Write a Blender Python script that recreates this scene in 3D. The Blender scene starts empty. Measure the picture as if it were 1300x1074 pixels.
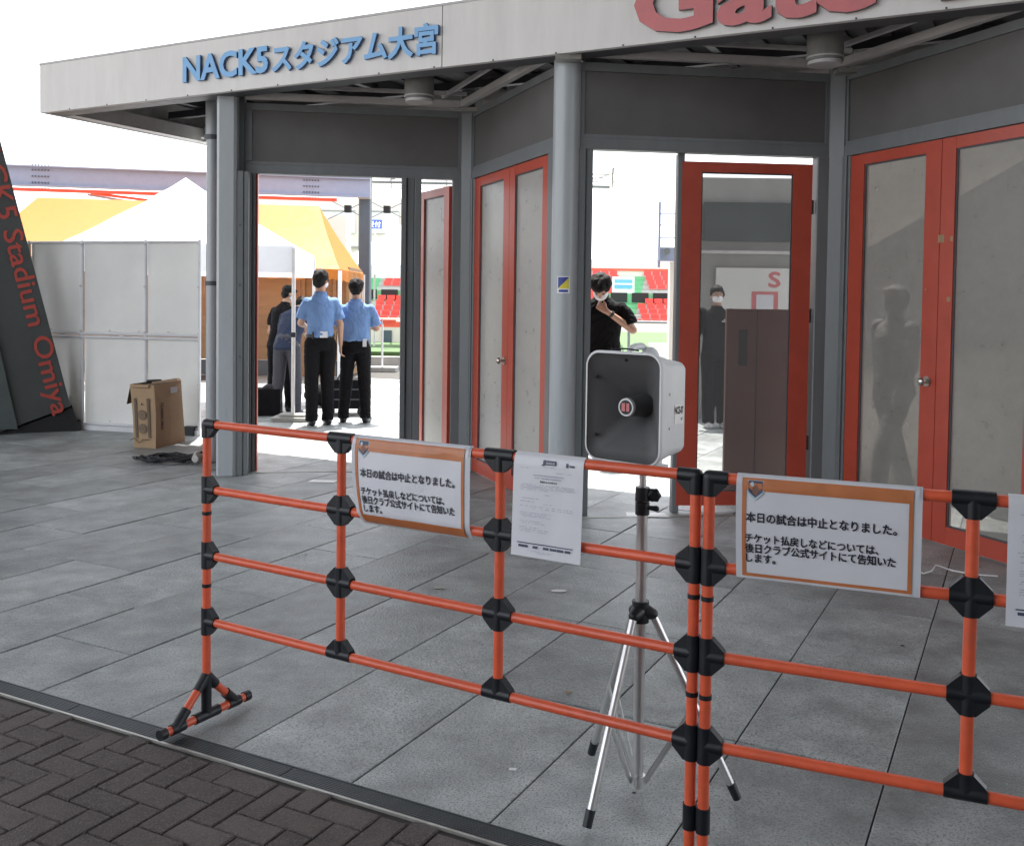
import bpy, bmesh, math, random
from mathutils import Vector, Matrix, noise
random.seed(7)
sc = bpy.context.scene
COL = sc.collection
R = math.radians

# ------------------------------------------------------------------ camera
F_PX, PPY, PITCH, ROLL, CAM_H = 1250.2, 425.8, 0.0351, 0.0134, 1.5
cd = bpy.data.cameras.new('camera'); cam = bpy.data.objects.new('camera', cd); COL.objects.link(cam)
_U = Vector((0, math.sin(PITCH), math.cos(PITCH))); _X = Vector((1, 0, 0))
_r = _X*math.cos(ROLL) + _U*math.sin(ROLL); _u = -_X*math.sin(ROLL) + _U*math.cos(ROLL); _b = _r.cross(_u)
_m = Matrix((( _r.x, _u.x, _b.x, 0), (_r.y, _u.y, _b.y, 0), (_r.z, _u.z, _b.z, CAM_H), (0, 0, 0, 1)))
cam.matrix_world = _m
cd.sensor_fit = 'HORIZONTAL'; cd.sensor_width = 36; cd.lens = F_PX/1300*36
cd.shift_y = -(537-PPY)/1300; cd.clip_start = .05; cd.clip_end = 2000
sc.camera = cam

# ------------------------------------------------------------------ sky, sun, exposure
SUN_EL, SUN_AZ = 72.0, -8.0          # azimuth clockwise from +Y (beyond the gate, a little left)
w = bpy.data.worlds.new('World'); sc.world = w; w.use_nodes = True
nt = w.node_tree; nt.nodes.clear()
wo = nt.nodes.new('ShaderNodeOutputWorld'); bg = nt.nodes.new('ShaderNodeBackground')
sky = nt.nodes.new('ShaderNodeTexSky'); sky.sky_type = 'NISHITA'; sky.sun_disc = False
sky.sun_elevation = R(SUN_EL); sky.sun_rotation = R(SUN_AZ); sky.dust_density = 4
mx = nt.nodes.new('ShaderNodeMix'); mx.data_type = 'RGBA'; mx.inputs[0].default_value = .78
nt.links.new(sky.outputs[0], mx.inputs[6]); mx.inputs[7].default_value = (5.9, 6.1, 6.4, 1)   # thin bright cloud
nt.links.new(mx.outputs[2], bg.inputs[0]); bg.inputs[1].default_value = .1
nt.links.new(bg.outputs[0], wo.inputs[0])
sl = bpy.data.lights.new('sun', 'SUN'); sl.energy = 3.0; sl.angle = R(.55); sl.color = (1, .95, .87)
so = bpy.data.objects.new('sun', sl); COL.objects.link(so)
_sd = Vector((math.sin(R(SUN_AZ))*math.cos(R(SUN_EL)), math.cos(R(SUN_AZ))*math.cos(R(SUN_EL)), math.sin(R(SUN_EL))))
so.rotation_euler = _sd.to_track_quat('Z', 'Y').to_euler(); so.location = (0, 0, 30)
vs = sc.view_settings; vs.view_transform = 'Standard'; vs.look = 'None'; vs.gamma = 1; vs.use_curve_mapping = False
vs.exposure = 2.45
sc.render.engine = 'CYCLES'

# ------------------------------------------------------------------ frames of reference
TH = -0.4804
EU = Vector((math.cos(TH), math.sin(TH))); EV = Vector((-EU.y, EU.x))
def W(u, v, z=0): q = EU*u + EV*v; return Vector((q.x, q.y, z))

# ------------------------------------------------------------------ materials
def mat(name, col, rough=.6, metal=0, var=.12, scale=8, bump=.0, bscale=60, dirt=0, dirtcol=(.05,.045,.04), spec=.5,
        rnd=0, speck=0, speckcol=(.5,.5,.5), trans=0, stretch=None, coat=0):
    m = bpy.data.materials.new(name); m.use_nodes = True; n = m.node_tree; N = n.nodes; L = n.links
    b = N['Principled BSDF']; b.inputs['Roughness'].default_value = rough; b.inputs['Metallic'].default_value = metal
    b.inputs['Specular IOR Level'].default_value = spec
    if coat: b.inputs['Coat Weight'].default_value = coat
    tc = N.new('ShaderNodeTexCoord'); vec = tc.outputs['Object']
    if stretch:
        mp = N.new('ShaderNodeMapping'); mp.inputs['Scale'].default_value = stretch; L.new(vec, mp.inputs[0]); vec = mp.outputs[0]
    if rnd:
        oi = N.new('ShaderNodeObjectInfo'); va = N.new('ShaderNodeVectorMath'); va.operation = 'ADD'
        cm = N.new('ShaderNodeCombineXYZ'); mu = N.new('ShaderNodeMath'); mu.operation = 'MULTIPLY'; mu.inputs[1].default_value = 57
        L.new(oi.outputs['Random'], mu.inputs[0])
        for k in range(3): L.new(mu.outputs[0], cm.inputs[k])
        L.new(vec, va.inputs[0]); L.new(cm.outputs[0], va.inputs[1]); vec = va.outputs[0]
    no = N.new('ShaderNodeTexNoise'); no.inputs['Scale'].default_value = scale; no.inputs['Detail'].default_value = 7; no.inputs['Roughness'].default_value = .62
    L.new(vec, no.inputs[0])
    mr = N.new('ShaderNodeMapRange'); mr.inputs[1].default_value = .28; mr.inputs[2].default_value = .72
    mr.inputs[3].default_value = 1-var; mr.inputs[4].default_value = 1+var; L.new(no.outputs[0], mr.inputs[0])
    fac = mr.outputs[0]
    if rnd:
        m2 = N.new('ShaderNodeMapRange'); m2.inputs[3].default_value = 1-rnd; m2.inputs[4].default_value = 1+rnd
        L.new(oi.outputs['Random'], m2.inputs[0]); mm = N.new('ShaderNodeMath'); mm.operation = 'MULTIPLY'
        L.new(fac, mm.inputs[0]); L.new(m2.outputs[0], mm.inputs[1]); fac = mm.outputs[0]
    cmul = N.new('ShaderNodeVectorMath'); cmul.operation = 'SCALE'; cmul.inputs[0].default_value = col[:3]; L.new(fac, cmul.inputs['Scale'])
    out = cmul.outputs[0]
    if dirt:
        d = N.new('ShaderNodeTexNoise'); d.inputs['Scale'].default_value = scale*.35+.6; d.inputs['Detail'].default_value = 9; d.inputs['Roughness'].default_value = .7
        L.new(vec, d.inputs[0]); r = N.new('ShaderNodeMapRange'); r.inputs[1].default_value = .5; r.inputs[2].default_value = .75; r.inputs[4].default_value = dirt
        L.new(d.outputs[0], r.inputs[0]); x = N.new('ShaderNodeMix'); x.data_type = 'RGBA'; L.new(r.outputs[0], x.inputs[0])
        L.new(out, x.inputs[6]); x.inputs[7].default_value = (*dirtcol, 1); out = x.outputs[2]
    if speck:
        d = N.new('ShaderNodeTexNoise'); d.inputs['Scale'].default_value = 150; d.inputs['Detail'].default_value = 5; L.new(vec, d.inputs[0])
        r = N.new('ShaderNodeMapRange'); r.inputs[1].default_value = .48; r.inputs[2].default_value = .64; r.inputs[4].default_value = speck
        L.new(d.outputs[0], r.inputs[0]); x = N.new('ShaderNodeMix'); x.data_type = 'RGBA'; L.new(r.outputs[0], x.inputs[0])
        L.new(out, x.inputs[6]); x.inputs[7].default_value = (*speckcol, 1); out = x.outputs[2]
    L.new(out, b.inputs['Base Color'])
    rr = N.new('ShaderNodeMapRange'); rr.inputs[3].default_value = max(0, rough-.1); rr.inputs[4].default_value = min(1, rough+.1)
    L.new(no.outputs[0], rr.inputs[0]); L.new(rr.outputs[0], b.inputs['Roughness'])
    if bump:
        bn = N.new('ShaderNodeTexNoise'); bn.inputs['Scale'].default_value = bscale; bn.inputs['Detail'].default_value = 6; L.new(vec, bn.inputs[0])
        bp = N.new('ShaderNodeBump'); bp.inputs['Strength'].default_value = bump; bp.inputs['Distance'].default_value = .01
        L.new(bn.outputs[0], bp.inputs['Height']); L.new(bp.outputs[0], b.inputs['Normal'])
    if trans:
        t = N.new('ShaderNodeBsdfTranslucent'); L.new(out, t.inputs[0]); s = N.new('ShaderNodeMixShader'); s.inputs[0].default_value = trans
        L.new(b.outputs[0], s.inputs[1]); L.new(t.outputs[0], s.inputs[2]); L.new(s.outputs[0], N['Material Output'].inputs[0])
    return m
def glassy(name, col, clear, rough=.1, gloss=.5, scale=3, var=.12, translucent=0):
    m = mat(name, col, rough, var=var, scale=scale, spec=gloss, dirt=.25, dirtcol=tuple(c*.6 for c in col)); n = m.node_tree; N = n.nodes; L = n.links
    t = N.new('ShaderNodeBsdfTransparent'); s = N.new('ShaderNodeMixShader'); s.inputs[0].default_value = clear
    src = N['Principled BSDF'].outputs[0]
    if translucent:
        tl = N.new('ShaderNodeBsdfTranslucent'); tl.inputs[0].default_value = (*col, 1); s2 = N.new('ShaderNodeMixShader'); s2.inputs[0].default_value = translucent
        L.new(src, s2.inputs[1]); L.new(tl.outputs[0], s2.inputs[2]); src = s2.outputs[0]
    L.new(src, s.inputs[1]); L.new(t.outputs[0], s.inputs[2]); L.new(s.outputs[0], N['Material Output'].inputs[0]); return m

M = {}
M['slate'] = mat('slate', (.325,.35,.352), .42, var=.46, scale=4.2, bump=.55, bscale=85, dirt=.35, dirtcol=(.12,.125,.122), rnd=.2, speck=.7, speckcol=(.12,.125,.125))
M['joint'] = mat('joint_sand', (.045,.043,.04), .9, var=.3, scale=30, bump=.3)
M['paver'] = mat('clay_paver', (.090,.074,.069), .85, var=.25, scale=12, bump=.9, bscale=160, rnd=.22, speck=.5, speckcol=(.17,.15,.145))
M['asphalt'] = mat('far_ground', (.34,.31,.28), .9, var=.15, scale=.6, bump=.2)
M['grate'] = mat('grate_steel', (.075,.082,.088), .45, .5, var=.2, scale=14)
M['edge'] = mat('edge_steel', (.42,.41,.38), .4, .6, var=.25, scale=9)
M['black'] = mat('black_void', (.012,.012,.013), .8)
M['fascia'] = mat('painted_panel', (.70,.69,.68), .55, var=.07, scale=2.2, dirt=.28, dirtcol=(.45,.43,.41), stretch=(3,3,.45), bump=.03)
M['flange'] = mat('dark_steel', (.07,.075,.085), .5, var=.2, scale=5)
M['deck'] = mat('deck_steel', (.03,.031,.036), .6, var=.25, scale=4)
M['tube'] = mat('tube_paint', (.50,.49,.49), .45, var=.12, scale=8)
M['greypaint'] = mat('grey_paint', (.15,.163,.17), .42, var=.12, scale=5, dirt=.3, dirtcol=(.13,.135,.13), stretch=(2,2,.4), bump=.04)
M['column'] = mat('column_paint', (.38,.41,.43), .30, var=.08, scale=5, dirt=.18, dirtcol=(.2,.2,.2), stretch=(2,2,.4))
M['header'] = mat('header_panel', (.108,.104,.102), .55, var=.14, scale=3, bump=.03)
M['red'] = mat('red_door_paint', (.43,.062,.034), .36, var=.12, scale=5, dirt=.1, dirtcol=(.3,.06,.04), bump=.02)
M['doorpanel'] = glassy('door_panel_dirty', (.30,.295,.27), .42, .3, .4, scale=9, var=.09)
M['doorpale'] = glassy('door_panel_pale', (.36,.355,.335), .06, .3, .45, scale=9, var=.09)
M['doorclear'] = glassy('door_glass', (.17,.17,.17), .66, .12, .5)
M['steel'] = mat('brushed_steel', (.55,.53,.5), .25, 1, var=.05)
M['alu'] = mat('aluminium', (.6,.6,.6), .33, .85, var=.08, scale=18)
M['blackpl'] = mat('black_plastic', (.010,.012,.016), .42, spec=.4, var=.25, scale=20, bump=.05)
M['pipe'] = mat('orange_pipe', (.66,.105,.045), .33, var=.12, scale=22, dirt=.45, dirtcol=(.42,.10,.06), bump=.12, bscale=90, rnd=.05)
M['hornw'] = mat('horn_shell', (.62,.64,.65), .4, var=.04, scale=8)
M['horni'] = mat('horn_shaded_inside', (.085,.088,.09), .5, var=.08, scale=6)  # same pale plastic as the shell, darkened for the shade inside
M['paper'] = mat('paper', (.70,.71,.76), .38, var=.03, scale=9, trans=.12)
M['film'] = mat('laminate_edge', (.66,.68,.73), .22, var=.05, scale=15, trans=.2)
M['band'] = mat('brown_orange_print', (.46,.155,.055), .35, var=.14, scale=16)
M['ink'] = mat('ink', (.02,.02,.035), .5)
M['inkgrey'] = mat('faint_ink', (.34,.35,.42), .5)
M['crest'] = mat('crest_dark', (.05,.06,.11), .5); M['crest2'] = mat('crest_brown', (.2,.10,.07), .5); M['crest3'] = mat('crest_light', (.4,.52,.6), .5)
M['blueletter'] = mat('blue_letter', (.20,.44,.76), .45, var=.06); M['blueside'] = mat('blue_letter_side', (.035,.07,.16), .5)
M['redletter'] = mat('red_letter', (.55,.16,.17), .5, var=.1)
M['pillar'] = mat('charcoal_panel', (.045,.05,.05), .5, var=.2, scale=3)
M['pillarb'] = mat('green_black_panel', (.055,.068,.066), .5, var=.2, scale=3)
M['redprint'] = mat('red_print', (.36,.05,.035), .5, var=.1)
M['sheet'] = mat('white_sheet', (.76,.76,.745), .5, var=.06, scale=1.5, trans=.15, bump=.5, bscale=3, dirt=.2, dirtcol=(.55,.54,.5))
M['sheetframe'] = mat('sheet_frame', (.62,.63,.65), .4, var=.06)
M['tent'] = mat('tent_white', (.74,.76,.80), .6, var=.03, trans=.3, bump=.3, bscale=4)
M['orange'] = mat('tent_orange', (.55,.21,.03), .6, var=.05, trans=.45, bump=.3, bscale=3)
M['ply'] = mat('plywood', (.26,.15,.075), .7, var=.2, scale=2, stretch=(.6,1,4), dirt=.4, dirtcol=(.2,.11,.06))
M['beam'] = mat('blue_grey_beam', (.23,.26,.36), .5, var=.06)
M['beamred'] = mat('red_beam', (.7,.09,.05), .5)
M['bluepost'] = mat('dark_blue_steel', (.06,.085,.115), .45, var=.1)
M['concrete'] = mat('concrete', (.40,.385,.36), .8, var=.14, scale=2.5, bump=.15, dirt=.35, dirtcol=(.26,.25,.235))
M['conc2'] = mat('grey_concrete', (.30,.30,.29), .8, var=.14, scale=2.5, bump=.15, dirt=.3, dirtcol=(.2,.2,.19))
M['conclight'] = mat('pale_wall', (.62,.57,.52), .8, var=.05, scale=1)
M['seat'] = mat('red_seat', (.62,.06,.05), .35, var=.15, scale=3)
M['green'] = mat('green_aisle', (.10,.32,.16), .6, var=.1)
M['turf'] = mat('turf', (.05,.10,.03), .9, var=.3, scale=8, bump=.5)
M['cyan'] = mat('blue_banner', (.12,.38,.62), .6)
M['signblue'] = mat('sign_blue', (.06,.11,.5), .5); M['white'] = mat('white_paint', (.78,.78,.78), .5, var=.03)
M['skin'] = mat('skin', (.40,.23,.16), .5, var=.06, scale=12)
M['hair'] = mat('hair', (.006,.005,.005), .75, spec=.25, var=.4, scale=40, bump=.9, bscale=70, stretch=(1,1,.3))
M['shirt'] = mat('light_blue_shirt', (.115,.205,.40), .85, var=.07, scale=9, bump=.3, bscale=22)
M['navy'] = mat('navy_shirt', (.014,.024,.055), .9, var=.1, bump=.2, bscale=20)
M['blackcloth'] = mat('black_cloth', (.005,.005,.0065), .95, spec=.2, var=.2, bump=.3, bscale=22)
M['greycloth'] = mat('grey_cloth', (.055,.055,.07), .9, var=.12, bump=.3, bscale=22)
M['shade'] = mat('figure_shadow_grey', (.15,.15,.15), .95, spec=.1, var=.05)  # grey of the figure that stands in for a shadow
M['mask'] = mat('face_mask', (.72,.72,.74), .7, var=.03)
M['card'] = mat('cardboard', (.36,.245,.145), .8, var=.1, scale=6, dirt=.2, dirtcol=(.22,.15,.09))
M['carddark'] = mat('cardboard_print', (.13,.095,.065), .8, var=.2)
M['browndoor'] = mat('brown_panel', (.25,.14,.11), .5, var=.12, scale=3)
M['yellow'] = mat('yellow_print', (.72,.62,.06), .5); M['bluep'] = mat('blue_print', (.04,.06,.30), .5)
M['lamp'] = mat('drum_grey', (.20,.20,.195), .6)
M['roof'] = mat('blocker_grey', (.20,.20,.20), .8)  # for the added deck and wall that block light
M['soil'] = mat('brown_hill', (.33,.25,.19), .9, var=.2, scale=.5)

# ------------------------------------------------------------------ mesh helpers
class MB:
    def __init__(s): s.v = []; s.f = []; s.mi = []; s.sm = []; s.k = 0; s.cm = 0; s.cs = False
    def add(s, vs_, fs, smooth=None):
        o = len(s.v); s.v += [tuple(x) for x in vs_]
        for f in fs: s.f.append([o+i for i in f]); s.mi.append(s.cm); s.sm.append(s.cs if smooth is None else smooth)
        return s
    def box(s, a, b, bev=0):
        x0,y0,z0 = [min(p,q) for p,q in zip(a,b)]; x1,y1,z1 = [max(p,q) for p,q in zip(a,b)]
        if bev:
            e = min(bev, (x1-x0)*.45, (y1-y0)*.45)
            P = [(x0+e,y0),(x1-e,y0),(x1,y0+e),(x1,y1-e),(x1-e,y1),(x0+e,y1),(x0,y1-e),(x0,y0+e)]
            return s.prism(P, z0, z1)
        V = [(x0,y0,z0),(x1,y0,z0),(x1,y1,z0),(x0,y1,z0),(x0,y0,z1),(x1,y0,z1),(x1,y1,z1),(x0,y1,z1)]
        return s.add(V, [(0,3,2,1),(4,5,6,7),(0,1,5,4),(1,2,6,5),(2,3,7,6),(3,0,4,7)])
    def prism(s, P, z0, z1):          # P: ccw polygon in xy
        n = len(P); V = [(x,y,z0) for x,y in P]+[(x,y,z1) for x,y in P]
        return s.add(V, [tuple(range(n))[::-1], tuple(range(n,2*n))]+[(i,(i+1)%n,n+(i+1)%n,n+i) for i in range(n)])
    def loft(s, rings, cap=True, smooth=True):
        n = len(rings[0]); V = [p for r in rings for p in r]; F = []
        for k in range(len(rings)-1):
            for i in range(n): F.append((k*n+i, k*n+(i+1)%n, (k+1)*n+(i+1)%n, (k+1)*n+i))
        s.add(V, F, smooth)
        if cap:
            s.add(rings[0], [tuple(range(n))[::-1]], False); s.add(rings[-1], [tuple(range(n))], False)
        return s
    def tube(s, a, b, ra, rb=None, n=16, cap=True, smooth=True):
        rb = ra if rb is None else rb; a = Vector(a); b = Vector(b); d = (b-a).normalized()
        t = Vector((0,0,1)) if abs(d.z) < .9 else Vector((1,0,0)); x = d.cross(t).normalized(); y = d.cross(x)
        ring = lambda c, r: [c+(x*math.cos(2*math.pi*i/n)-y*math.sin(2*math.pi*i/n))*-r for i in range(n)][::-1]
        return s.loft([ring(a,ra), ring(b,rb)], cap, smooth)
    def capsule(s, a, b, ra, rb=None, n=14):
        rb = ra if rb is None else rb; a = Vector(a); b = Vector(b); d = (b-a)
        d = d.normalized() if d.length > 1e-6 else Vector((0,0,1))
        t = Vector((0,0,1)) if abs(d.z) < .9 else Vector((1,0,0)); x = d.cross(t).normalized(); y = d.cross(x)
        rs = []
        for k in range(5): q = math.pi/2*(1-k/4); rs.append((a-d*ra*math.sin(q), max(ra*math.cos(q),1e-4)))
        for k in range(5): q = math.pi/2*k/4; rs.append((b+d*rb*math.sin(q), max(rb*math.cos(q),1e-4)))
        return s.loft([[c+(x*math.cos(2*math.pi*i/n)+y*math.sin(2*math.pi*i/n))*r for i in range(n)] for c,r in rs], True)
    def ell(s, c, r, rot=None, n=18, m=11):
        rs = []
        for k in range(m+1):
            q = -math.pi/2+math.pi*k/m; cz = math.sin(q); cr = max(math.cos(q), 1e-3); rg = []
            for i in range(n):
                v = Vector((r[0]*cr*math.cos(2*math.pi*i/n), r[1]*cr*math.sin(2*math.pi*i/n), r[2]*cz))
                if rot: v = rot @ v
                rg.append(Vector(c)+v)
            rs.append(rg)
        return s.loft(rs, True)
    def path(s, pts, r, n=8):
        pts = [Vector(p) for p in pts]; rings = []
        for i, p in enumerate(pts):
            d = (pts[min(i+1,len(pts)-1)]-pts[max(i-1,0)]).normalized(); t = Vector((0,0,1)) if abs(d.z) < .9 else Vector((1,0,0))
            x = d.cross(t).normalized(); y = d.cross(x); rings.append([p+(x*math.cos(2*math.pi*k/n)+y*math.sin(2*math.pi*k/n))*r for k in range(n)])
        return s.loft(rings)
    def data(s, name, mats, fn=None):
        me = bpy.data.meshes.new(name); V = [fn(Vector(v)) for v in s.v] if fn else s.v
        me.from_pydata(V, [], s.f)
        for m in (mats if isinstance(mats,(list,tuple)) else [mats]): me.materials.append(m)
        me.polygons.foreach_set('material_index', s.mi); me.polygons.foreach_set('use_smooth', s.sm)
        bm = bmesh.new(); bm.from_mesh(me); bmesh.ops.recalc_face_normals(bm, faces=bm.faces); bm.to_mesh(me); bm.free()
        me.update(); return me
    def build(s, name, mats, parent=None, fn=None):
        return link(name, s.data(name, mats, fn), parent)
def link(name, me, parent=None):
    o = bpy.data.objects.new(name, me); COL.objects.link(o)
    if parent: o.parent = parent
    return o
def tag(o, label=None, cat=None, group=None, kind=None):
    for k, v in (('label',label),('category',cat),('group',group),('kind',kind)):
        if v: o[k] = v
    return o
def thing(name, label, cat, loc=(0,0,0), rz=0, group=None):
    o = bpy.data.objects.new(name, None); COL.objects.link(o); o.location = loc; o.rotation_euler = (0,0,rz); o.empty_display_size = .1
    return tag(o, label, cat, group)
def struct(o): o['kind'] = 'structure'; return o
def bevel_mesh(me, w_=.003, seg=2):
    bm = bmesh.new(); bm.from_mesh(me); bmesh.ops.bevel(bm, geom=[e for e in bm.edges], offset=w_, segments=seg, affect='EDGES', clamp_overlap=True)
    bm.to_mesh(me); bm.free(); return me

# text as mesh; returns raw mesh with x,y in text plane, z thickness
TMP = bpy.data.scenes.new('workbench')
def evaluated(ob):
    TMP.collection.objects.link(ob); vl = TMP.view_layers[0]; vl.update(); dg = vl.depsgraph
    me = bpy.data.meshes.new_from_object(ob.evaluated_get(dg)); bpy.data.objects.remove(ob); return me
def text_mesh(txt, size, extrude=.0, offset=0.0, align='LEFT', shear=0):
    cu = bpy.data.curves.new('txt', 'FONT'); cu.body = txt; cu.size = size; cu.extrude = extrude; cu.offset = offset; cu.align_x = align; cu.shear = shear
    cu.resolution_u = 3
    me = evaluated(bpy.data.objects.new('txt', cu)); bpy.data.curves.remove(cu)
    return me
def bounds(me):
    xs = [v.co.x for v in me.vertices]; ys = [v.co.y for v in me.vertices]
    return (min(xs), max(xs), min(ys), max(ys)) if xs else (0,0,0,0)
def text_obj(name, txt, size, fn, m, parent=None, extrude=0, offset=0, width=None, height=None, shear=0):
    """fn maps (x,y,z) in the text plane to the parent's space; width/height rescale the line to measured size"""
    me = text_mesh(txt, 1.0, extrude, 0, shear=shear); x0,x1,y0,y1 = bounds(me)
    if offset:                        # bold strokes: the same outline laid down five times, a hair apart
        d_ = offset/size; V = [v.co.copy() for v in me.vertices]; F = [tuple(p.vertices) for p in me.polygons]; n0 = len(V); VV = []; FF = []
        for k, (dx, dy) in enumerate(((0,0),(d_,0),(-d_,0),(0,d_),(0,-d_))):
            VV += [v+Vector((dx,dy,k*.00002)) for v in V]; FF += [tuple(i+k*n0 for i in f) for f in F]
        bpy.data.meshes.remove(me); me = bpy.data.meshes.new('lettering'); me.from_pydata(VV, [], FF)
    kx = width/(x1-x0) if width else 1; ky = height/(y1-y0) if height else kx
    for v in me.vertices:
        v.co = fn(Vector(((v.co.x-x0)*kx, (v.co.y-y0)*ky, v.co.z)))
    me.materials.clear()
    for q in (m if isinstance(m,(list,tuple)) else [m]): me.materials.append(q)
    for p in me.polygons: p.material_index = 0
    me.update(); return link(name, me, parent)

# ================================================================== THE GROUND
g = MB(); g.box((-400,-60,-.30),(400,700,-.012)); gr = struct(g.build('ground', M['asphalt']))
bed = MB(); P = [W(-14,-2),W(9,-2),W(9,20),W(-14,20)]; bed.prism([(p.x,p.y) for p in P], -.010, -.007); struct(bed.build('paving_bed', M['joint']))

# slate tiles, running bond
V0, TU, TV = 2.440, .4865, .443
pave = thing('plaza_paving', None, None); pave['kind'] = 'structure'
def inview(x, y, mrg=.06):
    if y < .8: return False
    px = 650+1250*x/y; py = 383+1250*1.5/y
    return -60 < px < 1360 and py < 1074+70
tiles = []
for i in range(-24, 18):
    u0 = -1.327+i*TU; off = 0 if i >= -4 else (1 if (i*7) % 3 else 0)
    k = -2+off
    while V0+k*TV < 14.5:
        a, b = max(V0, V0+k*TV), V0+(k+2)*TV
        if b > V0+.05:
            c = W(u0+TU/2, (a+b)/2)
            if any(inview(*(W(uu,vv).xy)) for uu in (u0,u0+TU) for vv in (a,b)): tiles.append((c.length, u0, a, b))
        k += 2
tiles.sort(); rest = MB()
def tile_geo(mb, u0, a, b, z, sl=(0,0)):
    g_ = .003; e = .003; P = [(u0+g_,a+g_),(u0+TU-g_,a+g_),(u0+TU-g_,b-g_),(u0+g_,b-g_)]; Q = [(u0+g_+e,a+g_+e),(u0+TU-g_-e,a+g_+e),(u0+TU-g_-e,b-g_-e),(u0+g_+e,b-g_-e)]
    zz = lambda u,v: z+sl[0]*(u-u0)+sl[1]*(v-a)
    mb.add([W(u,v,-.006) for u,v in P]+[W(u,v,zz(u,v)-.002) for u,v in P]+[W(u,v,zz(u,v)) for u,v in Q],
           [(0,1,5,4),(1,2,6,5),(2,3,7,6),(3,0,4,7),(4,5,9,8),(5,6,10,9),(6,7,11,10),(7,4,8,11),(8,9,10,11)])
for n_, (dist, u0, a, b) in enumerate(tiles):
    z = random.uniform(-.0015,.0015); slp = (random.uniform(-.004,.004), random.uniform(-.002,.002))
    if n_ < 298:
        mb = MB(); tile_geo(mb, u0, a, b, z, slp); mb.build('slate_tile', M['slate'], pave)
    else: tile_geo(rest, u0, a, b, z, slp)
if rest.v: tag(rest.build('far_slate_tiles', M['slate'], pave), kind='stuff')

# drain channel
dr = thing('drain_channel', None, None); dr['kind'] = 'structure'
m_ = MB(); q = [W(-9,2.362),W(3,2.362),W(3,2.434),W(-9,2.434)]; m_.prism([(p.x,p.y) for p in q], -.0065, -.0055); m_.build('channel_bottom', M['black'], dr)
for nm, v0, v1, mm in (('kerb_angle',2.352,2.360,M['edge']),('kerb_angle',2.434,2.438,M['grate'])):
    m_ = MB(); q = [W(-9,v0),W(3,v0),W(3,v1),W(-9,v1)]; m_.prism([(p.x,p.y) for p in q], -.006, .003); m_.build(nm, mm, dr)
for k in range(12):
    ua = -9+k*.995; m_ = MB()
    for j in range(8):
        v0 = 2.3635+j*.0088; q = [W(ua+.003,v0),W(ua+.992,v0),W(ua+.992,v0+.0045),W(ua+.003,v0+.0045)]; m_.prism([(p.x,p.y) for p in q], -.005, .001)
    for j in range(11):
        uu = ua+.004+j*.0985; q = [W(uu,2.3632),W(uu+.004,2.3632),W(uu+.004,2.4335),W(uu,2.4335)]; m_.prism([(p.x,p.y) for p in q], -.0052, -.0005)
    m_.build('grate_section', M['grate'], dr)

# herringbone clay pavers
bp = thing('brick_paving', None, None); bp['kind'] = 'structure'
BW = .0955; VB = 2.350; cand = []
for x in range(-60, 40):
    for y in range(-34, 30):
        k = (x-y) % 4
        if k == 0: rc = (x, y, x+2, y+1)
        elif k == 3: rc = (x, y, x+1, y+2)
        else: continue
        u0, u1 = -2.1+rc[0]*BW, -2.1+rc[2]*BW; v0, v1 = 1.95+rc[1]*BW, 1.95+rc[3]*BW
        v1 = min(v1, VB)
        if v1-v0 < .02: continue
        if any(inview(*(W(a,b).xy)) for a in (u0,u1) for b in (v0,v1)): cand.append((W((u0+u1)/2,(v0+v1)/2).length, u0,u1,v0,v1))
cand.sort()
for n_, (dd,u0,u1,v0,v1) in enumerate(cand):
    gq = .0028; e = .004; z = random.uniform(-.001,.002); P = [(u0+gq,v0+gq),(u1-gq,v0+gq),(u1-gq,v1-gq),(u0+gq,v1-gq)]; Q = [(u0+gq+e,v0+gq+e),(u1-gq-e,v0+gq+e),(u1-gq-e,v1-gq-e),(u0+gq+e,v1-gq-e)]
    tx, ty = random.uniform(-.012,.012), random.uniform(-.012,.012)
    mb = MB(); mb.add([W(u,v,-.0065) for u,v in P]+[W(u,v,z-.004) for u,v in P]+[W(u,v,z+(u-u0)*tx+(v-v0)*ty) for u,v in Q],
           [(0,1,5,4),(1,2,6,5),(2,3,7,6),(3,0,4,7),(4,5,9,8),(5,6,10,9),(6,7,11,10),(7,4,8,11),(8,9,10,11)])
    mb.build('brick', M['paver'], bp)

# ================================================================== THE GATE WALLS
P0 = Vector((-2.3574,8.4537)); C1 = Vector((-.3736,8.7351)); K1 = Vector((.3600,6.8639)); C2 = Vector((2.3438,7.1454))
K2 = C2+(K1-C1); CM = C1-(K1-P0); AA = .1409; AB = -1.1971; ZD, ZP, ZS = 2.555, 2.631, 3.150
GP = M['greypaint']
def wall(label, A, ang, length=2.005):
    t = thing('gate_wall', label, 'wall', (A.x,A.y,0), ang); return t
def header(t, L=2.0, x0=.0, x1=None):
    x1 = L if x1 is None else x1
    m_ = MB(); m_.box((x0+.12,-.015,ZP+.03),(x1-.12,.03,ZS-.06)); m_.build('header_panel', M['header'], t)
    m_ = MB(); m_.box((x0+.06,-.035,ZD),(x1-.06,.05,ZP),.004); m_.build('door_lintel', GP, t)
    m_ = MB(); m_.box((x0+.06,-.028,ZP+.002),(x1-.06,.045,ZP+.028)); m_.box((x0+.06,-.028,ZS-.058),(x1-.06,.045,ZS))
    m_.box((x0+.06,-.028,ZP+.03),(x0+.118,.045,ZS-.06)); m_.box((x1-.118,-.028,ZP+.03),(x1-.06,.045,ZS-.06)); m_.build('header_frame', GP, t)
def post(t, x0, x1, y0=-.05, y1=.06, z1=ZD-.002, m=None, nm='post'):
    m_ = MB(); m_.box((x0,y0,0),(x1,y1,z1),.006); return m_.build(nm, m or GP, t)
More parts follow.
